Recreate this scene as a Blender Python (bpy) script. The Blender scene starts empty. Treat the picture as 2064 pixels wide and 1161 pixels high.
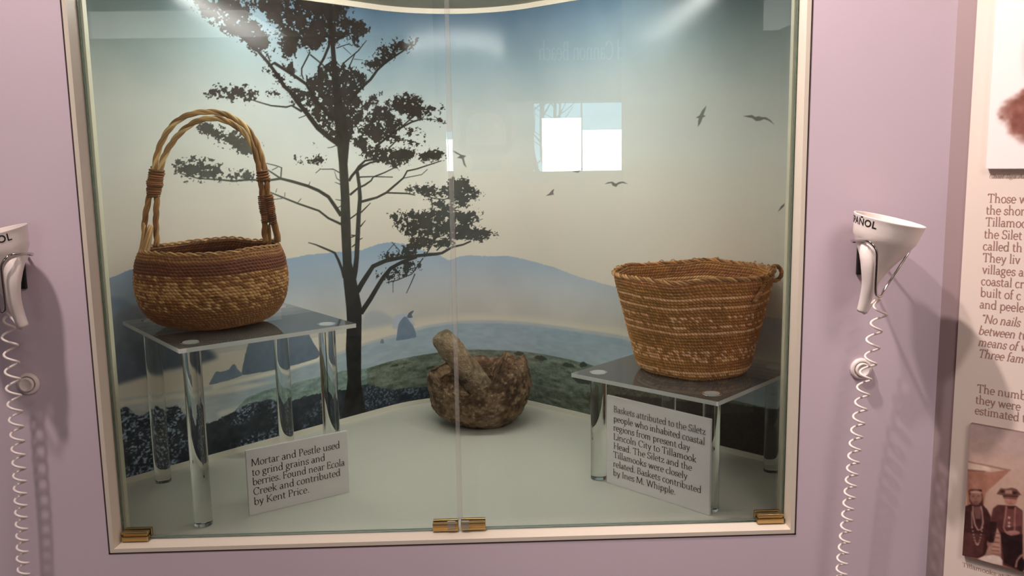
import bpy, math, random
import numpy as np
from mathutils import Vector, Matrix
PI = math.pi
SC = bpy.context.scene
COL = SC.collection
rng = np.random.default_rng(7)

# ------------------------------------------------------------------ camera
cam_data = bpy.data.cameras.new('camera')
cam_data.sensor_fit = 'HORIZONTAL'; cam_data.sensor_width = 36.0
cam_data.lens = 36.0 * 1777.0 / 2064.0
cam_data.clip_start = 0.02
cam = bpy.data.objects.new('camera', cam_data); COL.objects.link(cam)
YAW, PITCH, ROLL = 0.0283, 0.148, -0.0165
cf = Vector((math.sin(YAW) * math.cos(PITCH), math.cos(YAW) * math.cos(PITCH), -math.sin(PITCH)))
cr = Vector((math.cos(YAW), -math.sin(YAW), 0.0)); cu = cr.cross(cf)
c_, s_ = math.cos(ROLL), math.sin(ROLL)
cr, cu = cr * c_ + cu * s_, cu * c_ - cr * s_
cam.matrix_world = Matrix(((cr.x, cu.x, -cf.x, .5541), (cr.y, cu.y, -cf.y, -1.239), (cr.z, cu.z, -cf.z, .5587), (0, 0, 0, 1)))
SC.camera = cam
SC.view_settings.view_transform = 'Standard'; SC.view_settings.look = 'None'
SC.view_settings.gamma = 1.0; SC.view_settings.use_curve_mapping = False
SC.view_settings.exposure = 0.0
SC.cycles.max_bounces = 14; SC.cycles.transparent_max_bounces = 24; SC.cycles.transmission_bounces = 14
SC.cycles.sample_clamp_indirect = 6.0

# ------------------------------------------------------------------ daylight, room spots and added fill lights
FLOOR_Z, CEIL_Z = -0.95, 1.56
world = bpy.data.worlds.new('world'); SC.world = world; world.use_nodes = True
wn = world.node_tree.nodes['Background']; wn.inputs[0].default_value = (.34, .74, 1.0, 1); wn.inputs[1].default_value = 5.0

def lamp(name, kind, loc, target, power, color, size=.05, **kw):
    d = bpy.data.lights.new(name, kind); d.energy = power; d.color = color
    if kind == 'AREA':
        d.shape = 'RECTANGLE'; d.size = size; d.size_y = kw.get('size_y', size)
    else:
        d.shadow_soft_size = size
    if kind == 'SPOT':
        d.spot_size = kw.get('cone', 1.2); d.spot_blend = kw.get('blend', .6)
    o = bpy.data.objects.new(name, d); COL.objects.link(o); o.location = loc
    o.rotation_euler = (Vector(target) - Vector(loc)).to_track_quat('-Z', 'Y').to_euler()
    return o
WARM = (1.0, .87, .84)
lamp('spot_light_left', 'SPOT', (-.06, -.62, 1.5), (-.12, 0, .30), 42, WARM, .03, cone=1.25, blend=.9)
lamp('spot_light_right', 'SPOT', (.33, -.62, 1.5), (1.02, 0, .25), 33, WARM, .03, cone=1.35, blend=.9)
lamp('spot_light_by_corner', 'SPOT', (.45, -.28, 1.5), (1.32, -.10, .20), 70, WARM, .020, cone=1.2, blend=.8)
lamp('room_fill_near', 'AREA', (1.15, -1.6, 1.52), (1.0, -1.3, 0), 25, (1, .86, .84), .6, size_y=1.2)  # added soft fill for the room and the left jamb
lamp('room_fill_far', 'AREA', (.6, -3.0, 1.52), (.6, -3.4, 0), 16, (1, .90, .88), .6, size_y=1.6)  # added fill for the far room and the banner face

lamp('banner_fill_spot', 'SPOT', (.8, -2.9, 1.5), (.9, -4.0, 1.15), 40, (1, .95, .92), .05, cone=1.2, blend=.6)  # unseen spot added to brighten the banner lettering

# ------------------------------------------------------------------ helpers
def lin(c):
    return tuple((v / 255 / 12.92) if v / 255 <= .04045 else ((v / 255 + .055) / 1.055) ** 2.4 for v in c)
def linA(c):
    c = np.asarray(c, float) / 255
    return np.where(c <= .04045, c / 12.92, ((c + .055) / 1.055) ** 2.4)

def mat(name, color=(.8, .8, .8), rough=.5, metal=0.0, spec=.5, attr=None, bump=None, vary=None, coat=0.0):
    m = bpy.data.materials.new(name); m.use_nodes = True
    nt = m.node_tree; b = nt.nodes['Principled BSDF']
    b.inputs['Base Color'].default_value = (*color, 1); b.inputs['Roughness'].default_value = rough
    b.inputs['Metallic'].default_value = metal; b.inputs['Specular IOR Level'].default_value = spec
    b.inputs['Coat Weight'].default_value = coat; b.inputs['Coat Roughness'].default_value = .08
    tc = nt.nodes.new('ShaderNodeTexCoord')
    if attr:
        a = nt.nodes.new('ShaderNodeAttribute'); a.attribute_name = attr
        nt.links.new(a.outputs['Color'], b.inputs['Base Color'])
    if vary:                                            # (scale, amount): mottled pigment
        n = nt.nodes.new('ShaderNodeTexNoise'); n.inputs['Scale'].default_value = vary[0]; n.inputs['Detail'].default_value = 4
        nt.links.new(tc.outputs['Object'], n.inputs['Vector'])
        mx = nt.nodes.new('ShaderNodeMix'); mx.data_type = 'RGBA'
        mx.inputs['A'].default_value = (*[v * (1 - vary[1]) for v in color], 1)
        mx.inputs['B'].default_value = (*[min(1, v * (1 + vary[1])) for v in color], 1)
        nt.links.new(n.outputs['Fac'], mx.inputs['Factor']); nt.links.new(mx.outputs['Result'], b.inputs['Base Color'])
    if bump:                                            # (scale, strength, distance)
        n = nt.nodes.new('ShaderNodeTexNoise'); n.inputs['Scale'].default_value = bump[0]; n.inputs['Detail'].default_value = 5
        nt.links.new(tc.outputs['Object'], n.inputs['Vector'])
        bp = nt.nodes.new('ShaderNodeBump'); bp.inputs['Strength'].default_value = bump[1]; bp.inputs['Distance'].default_value = bump[2]
        nt.links.new(n.outputs['Fac'], bp.inputs['Height']); nt.links.new(bp.outputs['Normal'], b.inputs['Normal'])
    return m

def emit(name, color, strength):
    m = bpy.data.materials.new(name); m.use_nodes = True; nt = m.node_tree; nt.nodes.clear()
    e = nt.nodes.new('ShaderNodeEmission'); e.inputs[0].default_value = (*color, 1); e.inputs[1].default_value = strength
    o = nt.nodes.new('ShaderNodeOutputMaterial'); nt.links.new(e.outputs[0], o.inputs[0]); return m

def pane_mat(name, tint, ior=1.5, haze=0.0, hazecol=(.8, .8, .8), glow=False):
    """a clear sheet: what it does not mirror passes straight through"""
    m = bpy.data.materials.new(name); m.use_nodes = True; nt = m.node_tree; nt.nodes.clear()
    t = nt.nodes.new('ShaderNodeBsdfTransparent'); t.inputs[0].default_value = (*tint, 1)
    g = nt.nodes.new('ShaderNodeBsdfGlossy'); g.inputs['Roughness'].default_value = 0.0
    f = nt.nodes.new('ShaderNodeFresnel'); f.inputs['IOR'].default_value = ior
    mx = nt.nodes.new('ShaderNodeMixShader'); out = nt.nodes.new('ShaderNodeOutputMaterial')
    src = t
    if haze > 0:
        d = nt.nodes.new('ShaderNodeBsdfDiffuse'); d.inputs[0].default_value = (*hazecol, 1)
        if glow:                                         # whitish scatter both ways, imitating light carried inside the sheet
            tl = nt.nodes.new('ShaderNodeBsdfTranslucent'); tl.inputs[0].default_value = (*hazecol, 1); ml = nt.nodes.new('ShaderNodeMixShader'); ml.inputs[0].default_value = .5
            nt.links.new(d.outputs[0], ml.inputs[1]); nt.links.new(tl.outputs[0], ml.inputs[2]); d = ml
        h = nt.nodes.new('ShaderNodeMixShader'); h.inputs[0].default_value = haze
        nt.links.new(t.outputs[0], h.inputs[1]); nt.links.new(d.outputs[0], h.inputs[2]); src = h
    nt.links.new(f.outputs[0], mx.inputs[0]); nt.links.new(src.outputs[0], mx.inputs[1]); nt.links.new(g.outputs[0], mx.inputs[2])
    nt.links.new(mx.outputs[0], out.inputs[0]); return m

def glass_mat(name, tint, ior):
    m = bpy.data.materials.new(name); m.use_nodes = True; nt = m.node_tree; nt.nodes.clear()
    g = nt.nodes.new('ShaderNodeBsdfGlass'); g.inputs['Color'].default_value = (*tint, 1); g.inputs['IOR'].default_value = ior; g.inputs['Roughness'].default_value = 0.0
    out = nt.nodes.new('ShaderNodeOutputMaterial'); nt.links.new(g.outputs[0], out.inputs[0]); return m

class MB:
    """collects shapes and links them as ONE mesh object"""
    def __init__(s): s.v = []; s.f = []; s.m = []; s.n = 0; s.c = []
    def add(s, v, f, mi=0, col=None):
        v = np.asarray(v, float); s.v.append(v)
        for q in f: s.f.append(tuple(int(i) + s.n for i in q)); s.m.append(mi)
        s.c.append(np.tile(np.asarray(col if col is not None else (.5, .5, .5), float)[:3], (len(v), 1)) if col is None or np.ndim(col) == 1 else np.asarray(col, float))
        s.n += len(v); return s
    def box(s, lo, hi, mi=0):
        x0, y0, z0 = lo; x1, y1, z1 = hi
        return s.add([(x0, y0, z0), (x1, y0, z0), (x1, y1, z0), (x0, y1, z0), (x0, y0, z1), (x1, y0, z1), (x1, y1, z1), (x0, y1, z1)],
                     [(0, 3, 2, 1), (4, 5, 6, 7), (0, 1, 5, 4), (1, 2, 6, 5), (2, 3, 7, 6), (3, 0, 4, 7)], mi)
    def obox(s, o, ex, ey, ez, mi=0, side=None):
        """box from corner o along three edge vectors; side = material of the faces around ez"""
        o, ex, ey, ez = map(np.array, (o, ex, ey, ez))
        v = [o, o + ex, o + ex + ey, o + ey]; v = v + [p + ez for p in v]
        k = s.n
        s.add(v, [(0, 3, 2, 1), (4, 5, 6, 7)], mi)
        sm = mi if side is None else side
        for q in ((0, 1, 5, 4), (1, 2, 6, 5), (2, 3, 7, 6), (3, 0, 4, 7)): s.f.append(tuple(i + k for i in q)); s.m.append(sm)
        return s
    def prism(s, poly, z0, z1, mi=0):
        n = len(poly); v = [(x, y, z0) for x, y in poly] + [(x, y, z1) for x, y in poly]
        f = [tuple(range(n - 1, -1, -1)), tuple(range(n, 2 * n))] + [(i, (i + 1) % n, n + (i + 1) % n, n + i) for i in range(n)]
        return s.add(v, f, mi)
    def tube(s, path, r, seg=10, mi=0, closed=False, cap=True, col=None):
        p = np.asarray(path, float); n = len(p); r = np.broadcast_to(np.asarray(r, float), (n,))
        t = np.gradient(p, axis=0) if not closed else (np.roll(p, -1, 0) - np.roll(p, 1, 0))
        t /= np.linalg.norm(t, axis=1)[:, None] + 1e-12
        a = np.array([0, 0, 1.0]) if abs(t[0, 2]) < .9 else np.array([1.0, 0, 0])
        u = np.cross(t[0], a); u /= np.linalg.norm(u); U = []
        for i in range(n):
            u = u - t[i] * (u @ t[i]); u /= np.linalg.norm(u) + 1e-12; U.append(u)
        U = np.array(U); V = np.cross(t, U); an = np.linspace(0, 2 * PI, seg, endpoint=False)
        v = (p[:, None] + r[:, None, None] * (U[:, None] * np.cos(an)[None, :, None] + V[:, None] * np.sin(an)[None, :, None])).reshape(-1, 3)
        f = []
        for i in range(n if closed else n - 1):
            for j in range(seg):
                k = (j + 1) % seg; i2 = (i + 1) % n; f.append((i * seg + j, i * seg + k, i2 * seg + k, i2 * seg + j))
        if cap and not closed: f += [tuple(range(seg - 1, -1, -1)), tuple(range((n - 1) * seg, n * seg))]
        if col is not None and np.ndim(col) == 2: col = np.repeat(np.asarray(col), seg, 0)
        return s.add(v, f, mi, col)
    def lathe(s, prof, seg=48, mi=0, M=None, smoothcap=True):
        """prof: (r, z) pairs, bottom to top; M: 4x4 placing it"""
        an = np.linspace(0, 2 * PI, seg, endpoint=False); v = []; f = []
        for r, z in prof: v += [(r * math.cos(a), r * math.sin(a), z) for a in an]
        for i in range(len(prof) - 1):
            for j in range(seg):
                k = (j + 1) % seg; f.append((i * seg + j, i * seg + k, (i + 1) * seg + k, (i + 1) * seg + j))
        if prof[0][0] > 1e-6: f.append(tuple(range(seg - 1, -1, -1)))
        if prof[-1][0] > 1e-6: f.append(tuple(range((len(prof) - 1) * seg, len(prof) * seg)))
        v = np.array(v)
        if M is not None: v = v @ np.array(M)[:3, :3].T + np.array(M)[:3, 3]
        return s.add(v, f, mi)
    def build(s, name, mats, parent=None, smooth=False, attr=None, bevel=0.0, at=None):
        me = bpy.data.meshes.new(name); v = np.concatenate(s.v)
        if at is not None: v = v - np.array(at)
        me.from_pydata(v.tolist(), [], s.f); me.validate()
        for m in (mats if isinstance(mats, (list, tuple)) else [mats]): me.materials.append(m)
        if len(me.polygons) == len(s.m): me.polygons.foreach_set('material_index', s.m)
        if smooth: me.polygons.foreach_set('use_smooth', [True] * len(me.polygons))
        if attr:
            a = me.attributes.new(attr, 'FLOAT_COLOR', 'POINT'); c = np.concatenate(s.c)
            a.data.foreach_set('color', np.c_[c, np.ones(len(c))].astype(np.float32).ravel())
        me.update()
        o = bpy.data.objects.new(name, me); COL.objects.link(o)
        if at is not None: o.location = at
        if parent is not None:
            o.parent = parent; 
            if at is None: o.matrix_parent_inverse = parent.matrix_world.inverted() if False else Matrix.Translation(-Vector(parent.location))
        if bevel > 0:
            b = o.modifiers.new('bevel', 'BEVEL'); b.width = bevel; b.segments = 2; b.limit_method = 'ANGLE'; b.angle_limit = .7
        return o

def tag(o, label=None, cat=None, group=None, kind=None):
    for k, val in (('label', label), ('category', cat), ('group', group), ('kind', kind)):
        if val: o[k] = val
    return o
def thing(name, label, cat, loc=(0, 0, 0), group=None):
    o = bpy.data.objects.new(name, None); COL.objects.link(o); o.location = loc; o.empty_display_size = .05
    return tag(o, label, cat, group)
def struct(o): return tag(o, kind='structure')

def grid_object(name, X, material, attr, C, parent=None, smooth=True):
    """X: (rows, cols, 3) vertices, C: (rows, cols, 3) linear colours"""
    nr, nc = X.shape[:2]; idx = np.arange(nr * nc, dtype=np.int32).reshape(nr, nc)
    q = np.stack([idx[:-1, :-1], idx[:-1, 1:], idx[1:, 1:], idx[1:, :-1]], -1).reshape(-1, 4)
    me = bpy.data.meshes.new(name); me.vertices.add(nr * nc); me.vertices.foreach_set('co', X.astype(np.float32).ravel())
    me.loops.add(q.size); me.loops.foreach_set('vertex_index', q.ravel())
    me.polygons.add(len(q)); me.polygons.foreach_set('loop_start', np.arange(0, q.size, 4, dtype=np.int32)); me.polygons.foreach_set('loop_total', np.full(len(q), 4, dtype=np.int32))
    me.update(calc_edges=True)
    if smooth: me.polygons.foreach_set('use_smooth', np.ones(len(q), dtype=bool))
    a = me.attributes.new(attr, 'FLOAT_COLOR', 'POINT'); C = C.reshape(-1, 3)
    a.data.foreach_set('color', np.c_[C, np.ones(len(C))].astype(np.float32).ravel())
    me.materials.append(material)
    o = bpy.data.objects.new(name, me); COL.objects.link(o)
    if parent is not None: o.parent = parent; o.matrix_parent_inverse = Matrix.Translation(-Vector(parent.location))
    return o

def hsh(i, seed):
    n = np.zeros(i.shape[:-1], dtype=np.uint64) + np.uint64(seed * 7919 + 13)
    for k in range(i.shape[-1]):
        n = (n ^ (i[..., k].astype(np.int64).astype(np.uint64) * np.uint64(0x9E3779B97F4A7C15))) * np.uint64(0xBF58476D1CE4E5B9)
        n ^= n >> np.uint64(29)
    return (n >> np.uint64(40)).astype(float) / float(1 << 24)
def vnoise(P, seed=0):
    P = np.asarray(P, float); i = np.floor(P); f = P - i; f = f * f * (3 - 2 * f); d = P.shape[-1]; out = 0
    for c in range(1 << d):
        off = np.array([(c >> k) & 1 for k in range(d)]); w = 1
        for k in range(d): w = w * (f[..., k] if off[k] else 1 - f[..., k])
        out = out + w * hsh(i + off, seed)
    return out
def fbm(P, seed=0, oct=4, gain=.5):
    s = 0; a = 1; t = 0; P = np.asarray(P, float)
    for k in range(oct): s = s + a * vnoise(P * (2 ** k), seed + k * 17); t += a; a *= gain
    return s / t
def smooth_path(pts, n):
    """Catmull-Rom through the points"""
    p = np.asarray(pts, float); p = np.vstack([2 * p[0] - p[1], p, 2 * p[-1] - p[-2]]); out = []
    t = np.linspace(0, len(pts) - 1 - 1e-9, n)
    for x in t:
        i = int(x); u = x - i; a, b, c, d = p[i:i + 4]
        out.append(.5 * ((2 * b) + (c - a) * u + (2 * a - 5 * b + 4 * c - d) * u * u + (3 * b - a - 3 * c + d) * u ** 3))
    return np.array(out)

# ------------------------------------------------------------------ serif lettering drawn as pen strokes
GL = {
 'a': (.41, 'a .17 .12 .115 .12 0 360|l .30 .31 .30 .04|a .19 .30 .11 .125 0 155|l .30 .05 .35 .01 .39 .03'),
 'b': (.47, 'l .09 .72 .09 .02|a .25 .21 .155 .215 0 360|s .055 .71 .05'),
 'c': (.38, 'a .21 .21 .16 .215 45 320'),
 'd': (.48, 'a .21 .21 .155 .215 0 360|l .37 .72 .37 .0|s .335 .71 .05|s .405 .012 .045'),
 'e': (.41, 'a .21 .21 .16 .215 2 318|l .05 .225 .37 .225'),
 'f': (.28, 'l .11 0 .11 .58|a .21 .58 .10 .13 50 180|l .02 .42 .24 .42|s .11 .012 .085'),
 'g': (.43, 'a .19 .28 .125 .15 0 360|a .20 -.09 .16 .11 0 360|l .11 .15 .09 .07 .20 .03 .30 -.01|l .28 .37 .40 .42'),
 'h': (.51, 'l .10 .72 .10 0|a .24 .27 .14 .155 0 165|l .38 .28 .38 0|s .10 .012 .08|s .38 .012 .08|s .07 .71 .05'),
 'i': (.22, 'l .11 .42 .11 0|s .11 .012 .08|s .08 .415 .045|d .11 .60 .045'),
 'k': (.47, 'l .10 .72 .10 0|l .37 .42 .13 .19|l .17 .24 .40 0|s .10 .012 .08|s .40 .012 .06|s .36 .42 .07|s .07 .71 .05'),
 'l': (.22, 'l .11 .72 .11 0|s .11 .012 .08|s .08 .71 .05'),
 'm': (.76, 'l .10 .42 .10 0|a .23 .27 .13 .155 0 165|l .36 .28 .36 0|a .49 .27 .13 .155 0 165|l .62 .28 .62 0|s .10 .012 .07|s .36 .012 .07|s .63 .012 .08|s .07 .415 .045'),
 'n': (.51, 'l .10 .42 .10 0|a .24 .27 .14 .155 0 165|l .38 .28 .38 0|s .10 .012 .08|s .38 .012 .08|s .07 .415 .045'),
 'o': (.44, 'a .22 .21 .17 .215 0 360'),
 'p': (.48, 'l .10 .42 .10 -.22|a .26 .21 .155 .215 0 360|s .10 -.215 .085|s .07 .415 .045'),
 'r': (.34, 'l .10 .42 .10 0|a .23 .26 .13 .16 50 170|d .31 .385 .035|s .10 .012 .085|s .07 .415 .045'),
 's': (.34, 'a .175 .315 .105 .105 35 265|a .165 .105 .12 .11 90 -150|l .275 .33 .28 .42|l .055 .02 .05 .12'),
 't': (.29, 'l .11 .55 .11 .10|a .20 .10 .09 .10 180 310|l .02 .42 .25 .42'),
 'u': (.51, 'l .10 .42 .10 .14|a .235 .15 .135 .15 182 350|l .38 .42 .38 0|s .07 .415 .05|s .35 .415 .05|s .41 .012 .045'),
 'v': (.42, 'l .06 .42 .21 0|l .21 0 .36 .42|s .06 .415 .07|s .36 .415 .06'),
 'w': (.64, 'l .06 .42 .19 0|l .19 0 .32 .42|l .31 .42 .45 0|l .45 0 .58 .42|s .06 .415 .07|s .58 .415 .06'),
 'y': (.43, 'l .06 .42 .22 .01|l .37 .42 .19 -.10 .12 -.19 .05 -.20|s .06 .415 .07|s .37 .415 .06'),
 'z': (.39, 'l .05 .405 .33 .405|l .33 .41 .06 .01|l .05 .015 .35 .015|l .05 .405 .05 .33|l .35 .015 .35 .10'),
 'A': (.62, 'l .30 .66 .06 0|l .30 .66 .54 0|l .14 .22 .45 .22|s .06 .012 .07|s .55 .012 .08'),
 'B': (.51, 'l .11 .66 .11 0|a .24 .50 .14 .15 -90 90|a .25 .18 .18 .175 -90 90|l .11 .65 .25 .65|l .11 .35 .26 .35|l .11 .012 .26 .012|s .10 .65 .08|s .10 .012 .08'),
 'C': (.58, 'a .32 .33 .26 .33 42 318|l .51 .48 .52 .64'),
 'E': (.47, 'l .11 .66 .11 0|l .05 .65 .40 .65|l .11 .345 .34 .345|l .05 .012 .42 .012|l .40 .65 .40 .55|l .42 .01 .43 .12|l .34 .29 .34 .40'),
 'F': (.44, 'l .11 .66 .11 0|l .05 .65 .40 .65|l .11 .345 .33 .345|s .12 .012 .10|l .40 .65 .40 .54|l .33 .29 .33 .40'),
 'H': (.68, 'l .12 .66 .12 0|l .56 .66 .56 0|l .12 .345 .56 .345|s .12 .012 .09|s .56 .012 .09|s .12 .65 .09|s .56 .65 .09'),
 'I': (.27, 'l .13 .66 .13 0|s .13 .012 .09|s .13 .65 .09'),
 'K': (.60, 'l .11 .66 .11 0|l .50 .66 .14 .29|l .20 .36 .54 0|s .11 .012 .09|s .53 .012 .08|s .11 .65 .09|s .49 .65 .08'),
 'L': (.47, 'l .11 .66 .11 0|l .05 .012 .42 .012|l .42 .01 .43 .14|s .11 .65 .09'),
 'M': (.80, 'l .13 .66 .09 0|l .13 .66 .40 .03|l .40 .03 .66 .66|l .66 .66 .70 0|s .09 .012 .07|s .70 .012 .09|s .10 .65 .06|s .69 .65 .06'),
 'N': (.68, 'l .12 .66 .12 0|l .12 .66 .56 0|l .56 .66 .56 0|s .12 .012 .07|s .56 .65 .07|s .10 .65 .06'),
 'P': (.47, 'l .11 .66 .11 0|a .25 .48 .16 .17 -90 90|l .11 .65 .25 .65|l .11 .31 .25 .31|s .12 .012 .09|s .10 .65 .07'),
 'S': (.44, 'a .22 .49 .145 .16 35 262|a .21 .17 .165 .165 88 -150|l .36 .53 .37 .65|l .06 .02 .05 .16'),
 'T': (.56, 'l .28 .66 .28 0|l .05 .65 .51 .65|s .28 .012 .10|l .05 .65 .05 .54|l .51 .65 .51 .54'),
 'W': (.86, 'l .06 .66 .25 0|l .25 0 .43 .66|l .41 .66 .60 0|l .60 0 .79 .66|s .06 .65 .08|s .79 .65 .07|s .42 .65 .07'),
 '.': (.20, 'd .10 .04 .05'), '“': (.30, 'd .09 .57 .045|d .20 .57 .045|l .08 .58 .12 .66|l .19 .58 .23 .66'), ' ': (.22, '')}
def glyph_quads(ch, thick=.082, thin=.032):
    out = []
    if ch not in GL: return .3, out
    wd, spec = GL[ch]
    for st in filter(None, spec.split('|')):
        k, *n = st.split(); n = [float(x) for x in n]
        if k == 's': x, y, h = n; out.append([(x - h, y - .014), (x + h, y - .014), (x + h, y + .014), (x - h, y + .014)]); continue
        if k == 'd': out.append([(n[0] + n[2] * math.cos(a), n[1] + n[2] * math.sin(a)) for a in np.linspace(0, 2 * PI, 9)[:-1]]); continue
        if k == 'a':
            cx, cy, rx, ry, a0, a1 = n; m = max(6, int(abs(a1 - a0) / 15)); a = np.radians(np.linspace(a0, a1, m + 1)); p = np.c_[cx + rx * np.cos(a), cy + ry * np.sin(a)]
        else: p = np.array(n).reshape(-1, 2)
        t = np.gradient(p, axis=0); t /= np.linalg.norm(t, axis=1)[:, None] + 1e-9
        th = np.arctan2(t[:, 1], t[:, 0]); w = thin + (thick - thin) * np.abs(np.sin(th - math.radians(14))) ** 1.2
        nn = np.c_[-t[:, 1], t[:, 0]] * w[:, None] / 2; A = p + nn; B = p - nn
        for i in range(len(p) - 1): out.append([tuple(B[i]), tuple(B[i + 1]), tuple(A[i + 1]), tuple(A[i])])
    return wd, out
def text_width(s): return sum(GL.get(c, (.3, ''))[0] for c in s)
def lettering(name, lines, org, ex, ey, material, parent, lift=.0006, thick=.082):
    """lines: (text, x, y, width or None, size, slant, stretch); org + x*ex + y*ey"""
    org, ex, ey = map(np.array, (org, ex, ey)); nz = np.cross(ex, ey); mb = MB(); layer = 0
    for s, x, y, wd, size, slant in lines:
        sx = (wd / text_width(s)) if wd else size; cx = x
        for ch in s:
            adv, qs = glyph_quads(ch, thick)
            for q in qs:
                layer = (layer + 1) % 7
                P = [org + ex * (cx + (px + slant * py) * sx) + ey * (y + py * size) + nz * (lift + layer * 4e-6) for px, py in q]
                mb.add(P, [tuple(range(len(q)))])
            cx += adv * sx
    return mb.build(name, material, parent)

# ------------------------------------------------------------------ materials
M = {}
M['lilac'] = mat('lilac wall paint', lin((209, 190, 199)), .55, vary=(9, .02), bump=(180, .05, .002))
M['mauve'] = mat('mauve grey shaded wall', lin((156, 134, 134)), .6, bump=(180, .05, .002))  # mauve paint darkened to hold the shade beside the text panel
M['cream_trim'] = mat('cream painted wood', lin((216, 204, 186)), .4, bump=(60, .05, .001))
M['cream_inner'] = mat('pale cream inner jamb', lin((220, 216, 190)), .5)
M['gap'] = mat('dark joint', lin((62, 44, 44)), .9)
M['case_floor'] = mat('grey green case deck', lin((206, 206, 194)), .42, vary=(6, .02))
M['case_ceiling'] = mat('olive grey case ceiling', lin((176, 170, 150)), .7)
M['white_strip'] = mat('white edging strip', lin((226, 222, 206)), .5)
M['glass'] = pane_mat('cabinet glass', (.972, .985, .978), 1.5)
M['glass_edge'] = mat('green glass edge', lin((84, 104, 92)), .25)
M['seal'] = pane_mat('clear seal strip', (.95, .95, .93), 1.45, haze=.15, hazecol=lin((240, 236, 226)))
M['brass'] = mat('brass', lin((186, 156, 104)), .28, metal=1.0)
M['acrylic'] = pane_mat('clear acrylic plate', (.965, .968, .96), 1.49, haze=.17, hazecol=lin((210, 210, 202)))
M['acrylic_edge'] = pane_mat('whitened acrylic edge', (.9, .92, .9), 1.25, haze=.88, hazecol=(1, 1, .97), glow=True)  # white colour stands in for light gathered at the sheet's edge
M['acrylic_rod'] = glass_mat('clear acrylic rod', (.97, .975, .965), 1.49)
M['card'] = mat('white card board', lin((236, 231, 229)), .7)
M['ink'] = mat('brown black print', lin((62, 50, 46)), .7)
M['ink_red'] = mat('russet print', lin((158, 116, 106)), .8)
M['white_plastic'] = mat('white moulded plastic', lin((236, 222, 214)), .28)
M['black_plastic'] = mat('black bracket plate', lin((22, 20, 20)), .45)
M['chrome'] = mat('chrome wire', lin((190, 186, 182)), .12, metal=1.0)
M['black_print'] = mat('black print', lin((30, 26, 26)), .6)
M['cream_panel'] = mat('cream text panel', lin((226, 208, 194)), .7)
M['ceiling'] = mat('white textured ceiling', lin((226, 224, 214)), .9, bump=(70, .6, .01))
M['back_wall'] = mat('grey lilac room wall', lin((168, 158, 156)), .8)
M['dark_teal'] = mat('dark teal banner', lin((38, 54, 62)), .6)
M['carpet'] = mat('grey carpet', lin((96, 90, 88)), .95, bump=(300, .5, .004))

# ------------------------------------------------------------------ room shell
W1 = 1.21                                             # corner with the angled wall
def quadbox(mb, p0, p1, th, z0, z1):
    """upright slab from p0 to p1, thickened to its left"""
    p0, p1 = np.array(p0, float), np.array(p1, float); d = (p1 - p0) / np.linalg.norm(p1 - p0); n = np.array([-d[1], d[0]]) * th
    mb.prism([tuple(p0), tuple(p1), tuple(p1 + n), tuple(p0 + n)], z0, z1)
OPEN_TOP = .872
mb = MB(); JT = .006
mb.box((-1.7, 0, FLOOR_Z), (0 - JT, .058, CEIL_Z)); mb.box((1 + JT, 0, FLOOR_Z), (W1, .058, CEIL_Z))
mb.box((-JT, 0, FLOOR_Z), (1 + JT, .058, -JT)); mb.box((-JT, 0, OPEN_TOP + JT), (1 + JT, .058, CEIL_Z))
struct(mb.build('wall_front', M['lilac']))
D45 = np.array([math.sqrt(.5), -math.sqrt(.5)])
WE = (W1 + D45[0] * 2.6, D45[1] * 2.6)
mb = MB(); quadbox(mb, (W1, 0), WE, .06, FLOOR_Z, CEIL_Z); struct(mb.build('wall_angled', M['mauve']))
BACK = -6.2
mb = MB(); mb.box((WE[0], BACK, FLOOR_Z), (WE[0] + .08, WE[1], CEIL_Z)); struct(mb.build('wall_right', M['back_wall']))
mb = MB(); mb.box((-2.9, BACK, FLOOR_Z), (-2.8, 0, CEIL_Z)); mb.box((-2.9, 0, FLOOR_Z), (-1.7, .058, CEIL_Z)); struct(mb.build('wall_left', M['back_wall']))
mb = MB(); mb.box((-2.9, BACK - .1, FLOOR_Z - .05), (3.2, .9, FLOOR_Z)); struct(mb.build('floor', M['carpet']))
mb = MB(); mb.box((-2.9, BACK - .1, CEIL_Z), (3.2, .9, CEIL_Z + .05)); struct(mb.build('ceiling', M['ceiling']))
# back wall with a wide window and a narrow one
wx0, wx1, wz0, wz1 = .957, 1.80, .421, 1.008
sx0, sx1 = .235, .290
mb = MB()
mb.box((-2.9, BACK - .1, FLOOR_Z), (sx0, BACK, CEIL_Z)); mb.box((sx1, BACK - .1, FLOOR_Z), (wx0, BACK, CEIL_Z)); mb.box((wx1, BACK - .1, FLOOR_Z), (3.2, BACK, CEIL_Z))
for a, b in ((sx0, sx1), (wx0, wx1)):
    z0, z1 = (wz0, wz1) if a == wx0 else (.446, .774)
    mb.box((a, BACK - .1, FLOOR_Z), (b, BACK, z0)); mb.box((a, BACK - .1, z1), (b, BACK, CEIL_Z))
struct(mb.build('wall_back', M['back_wall']))
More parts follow.
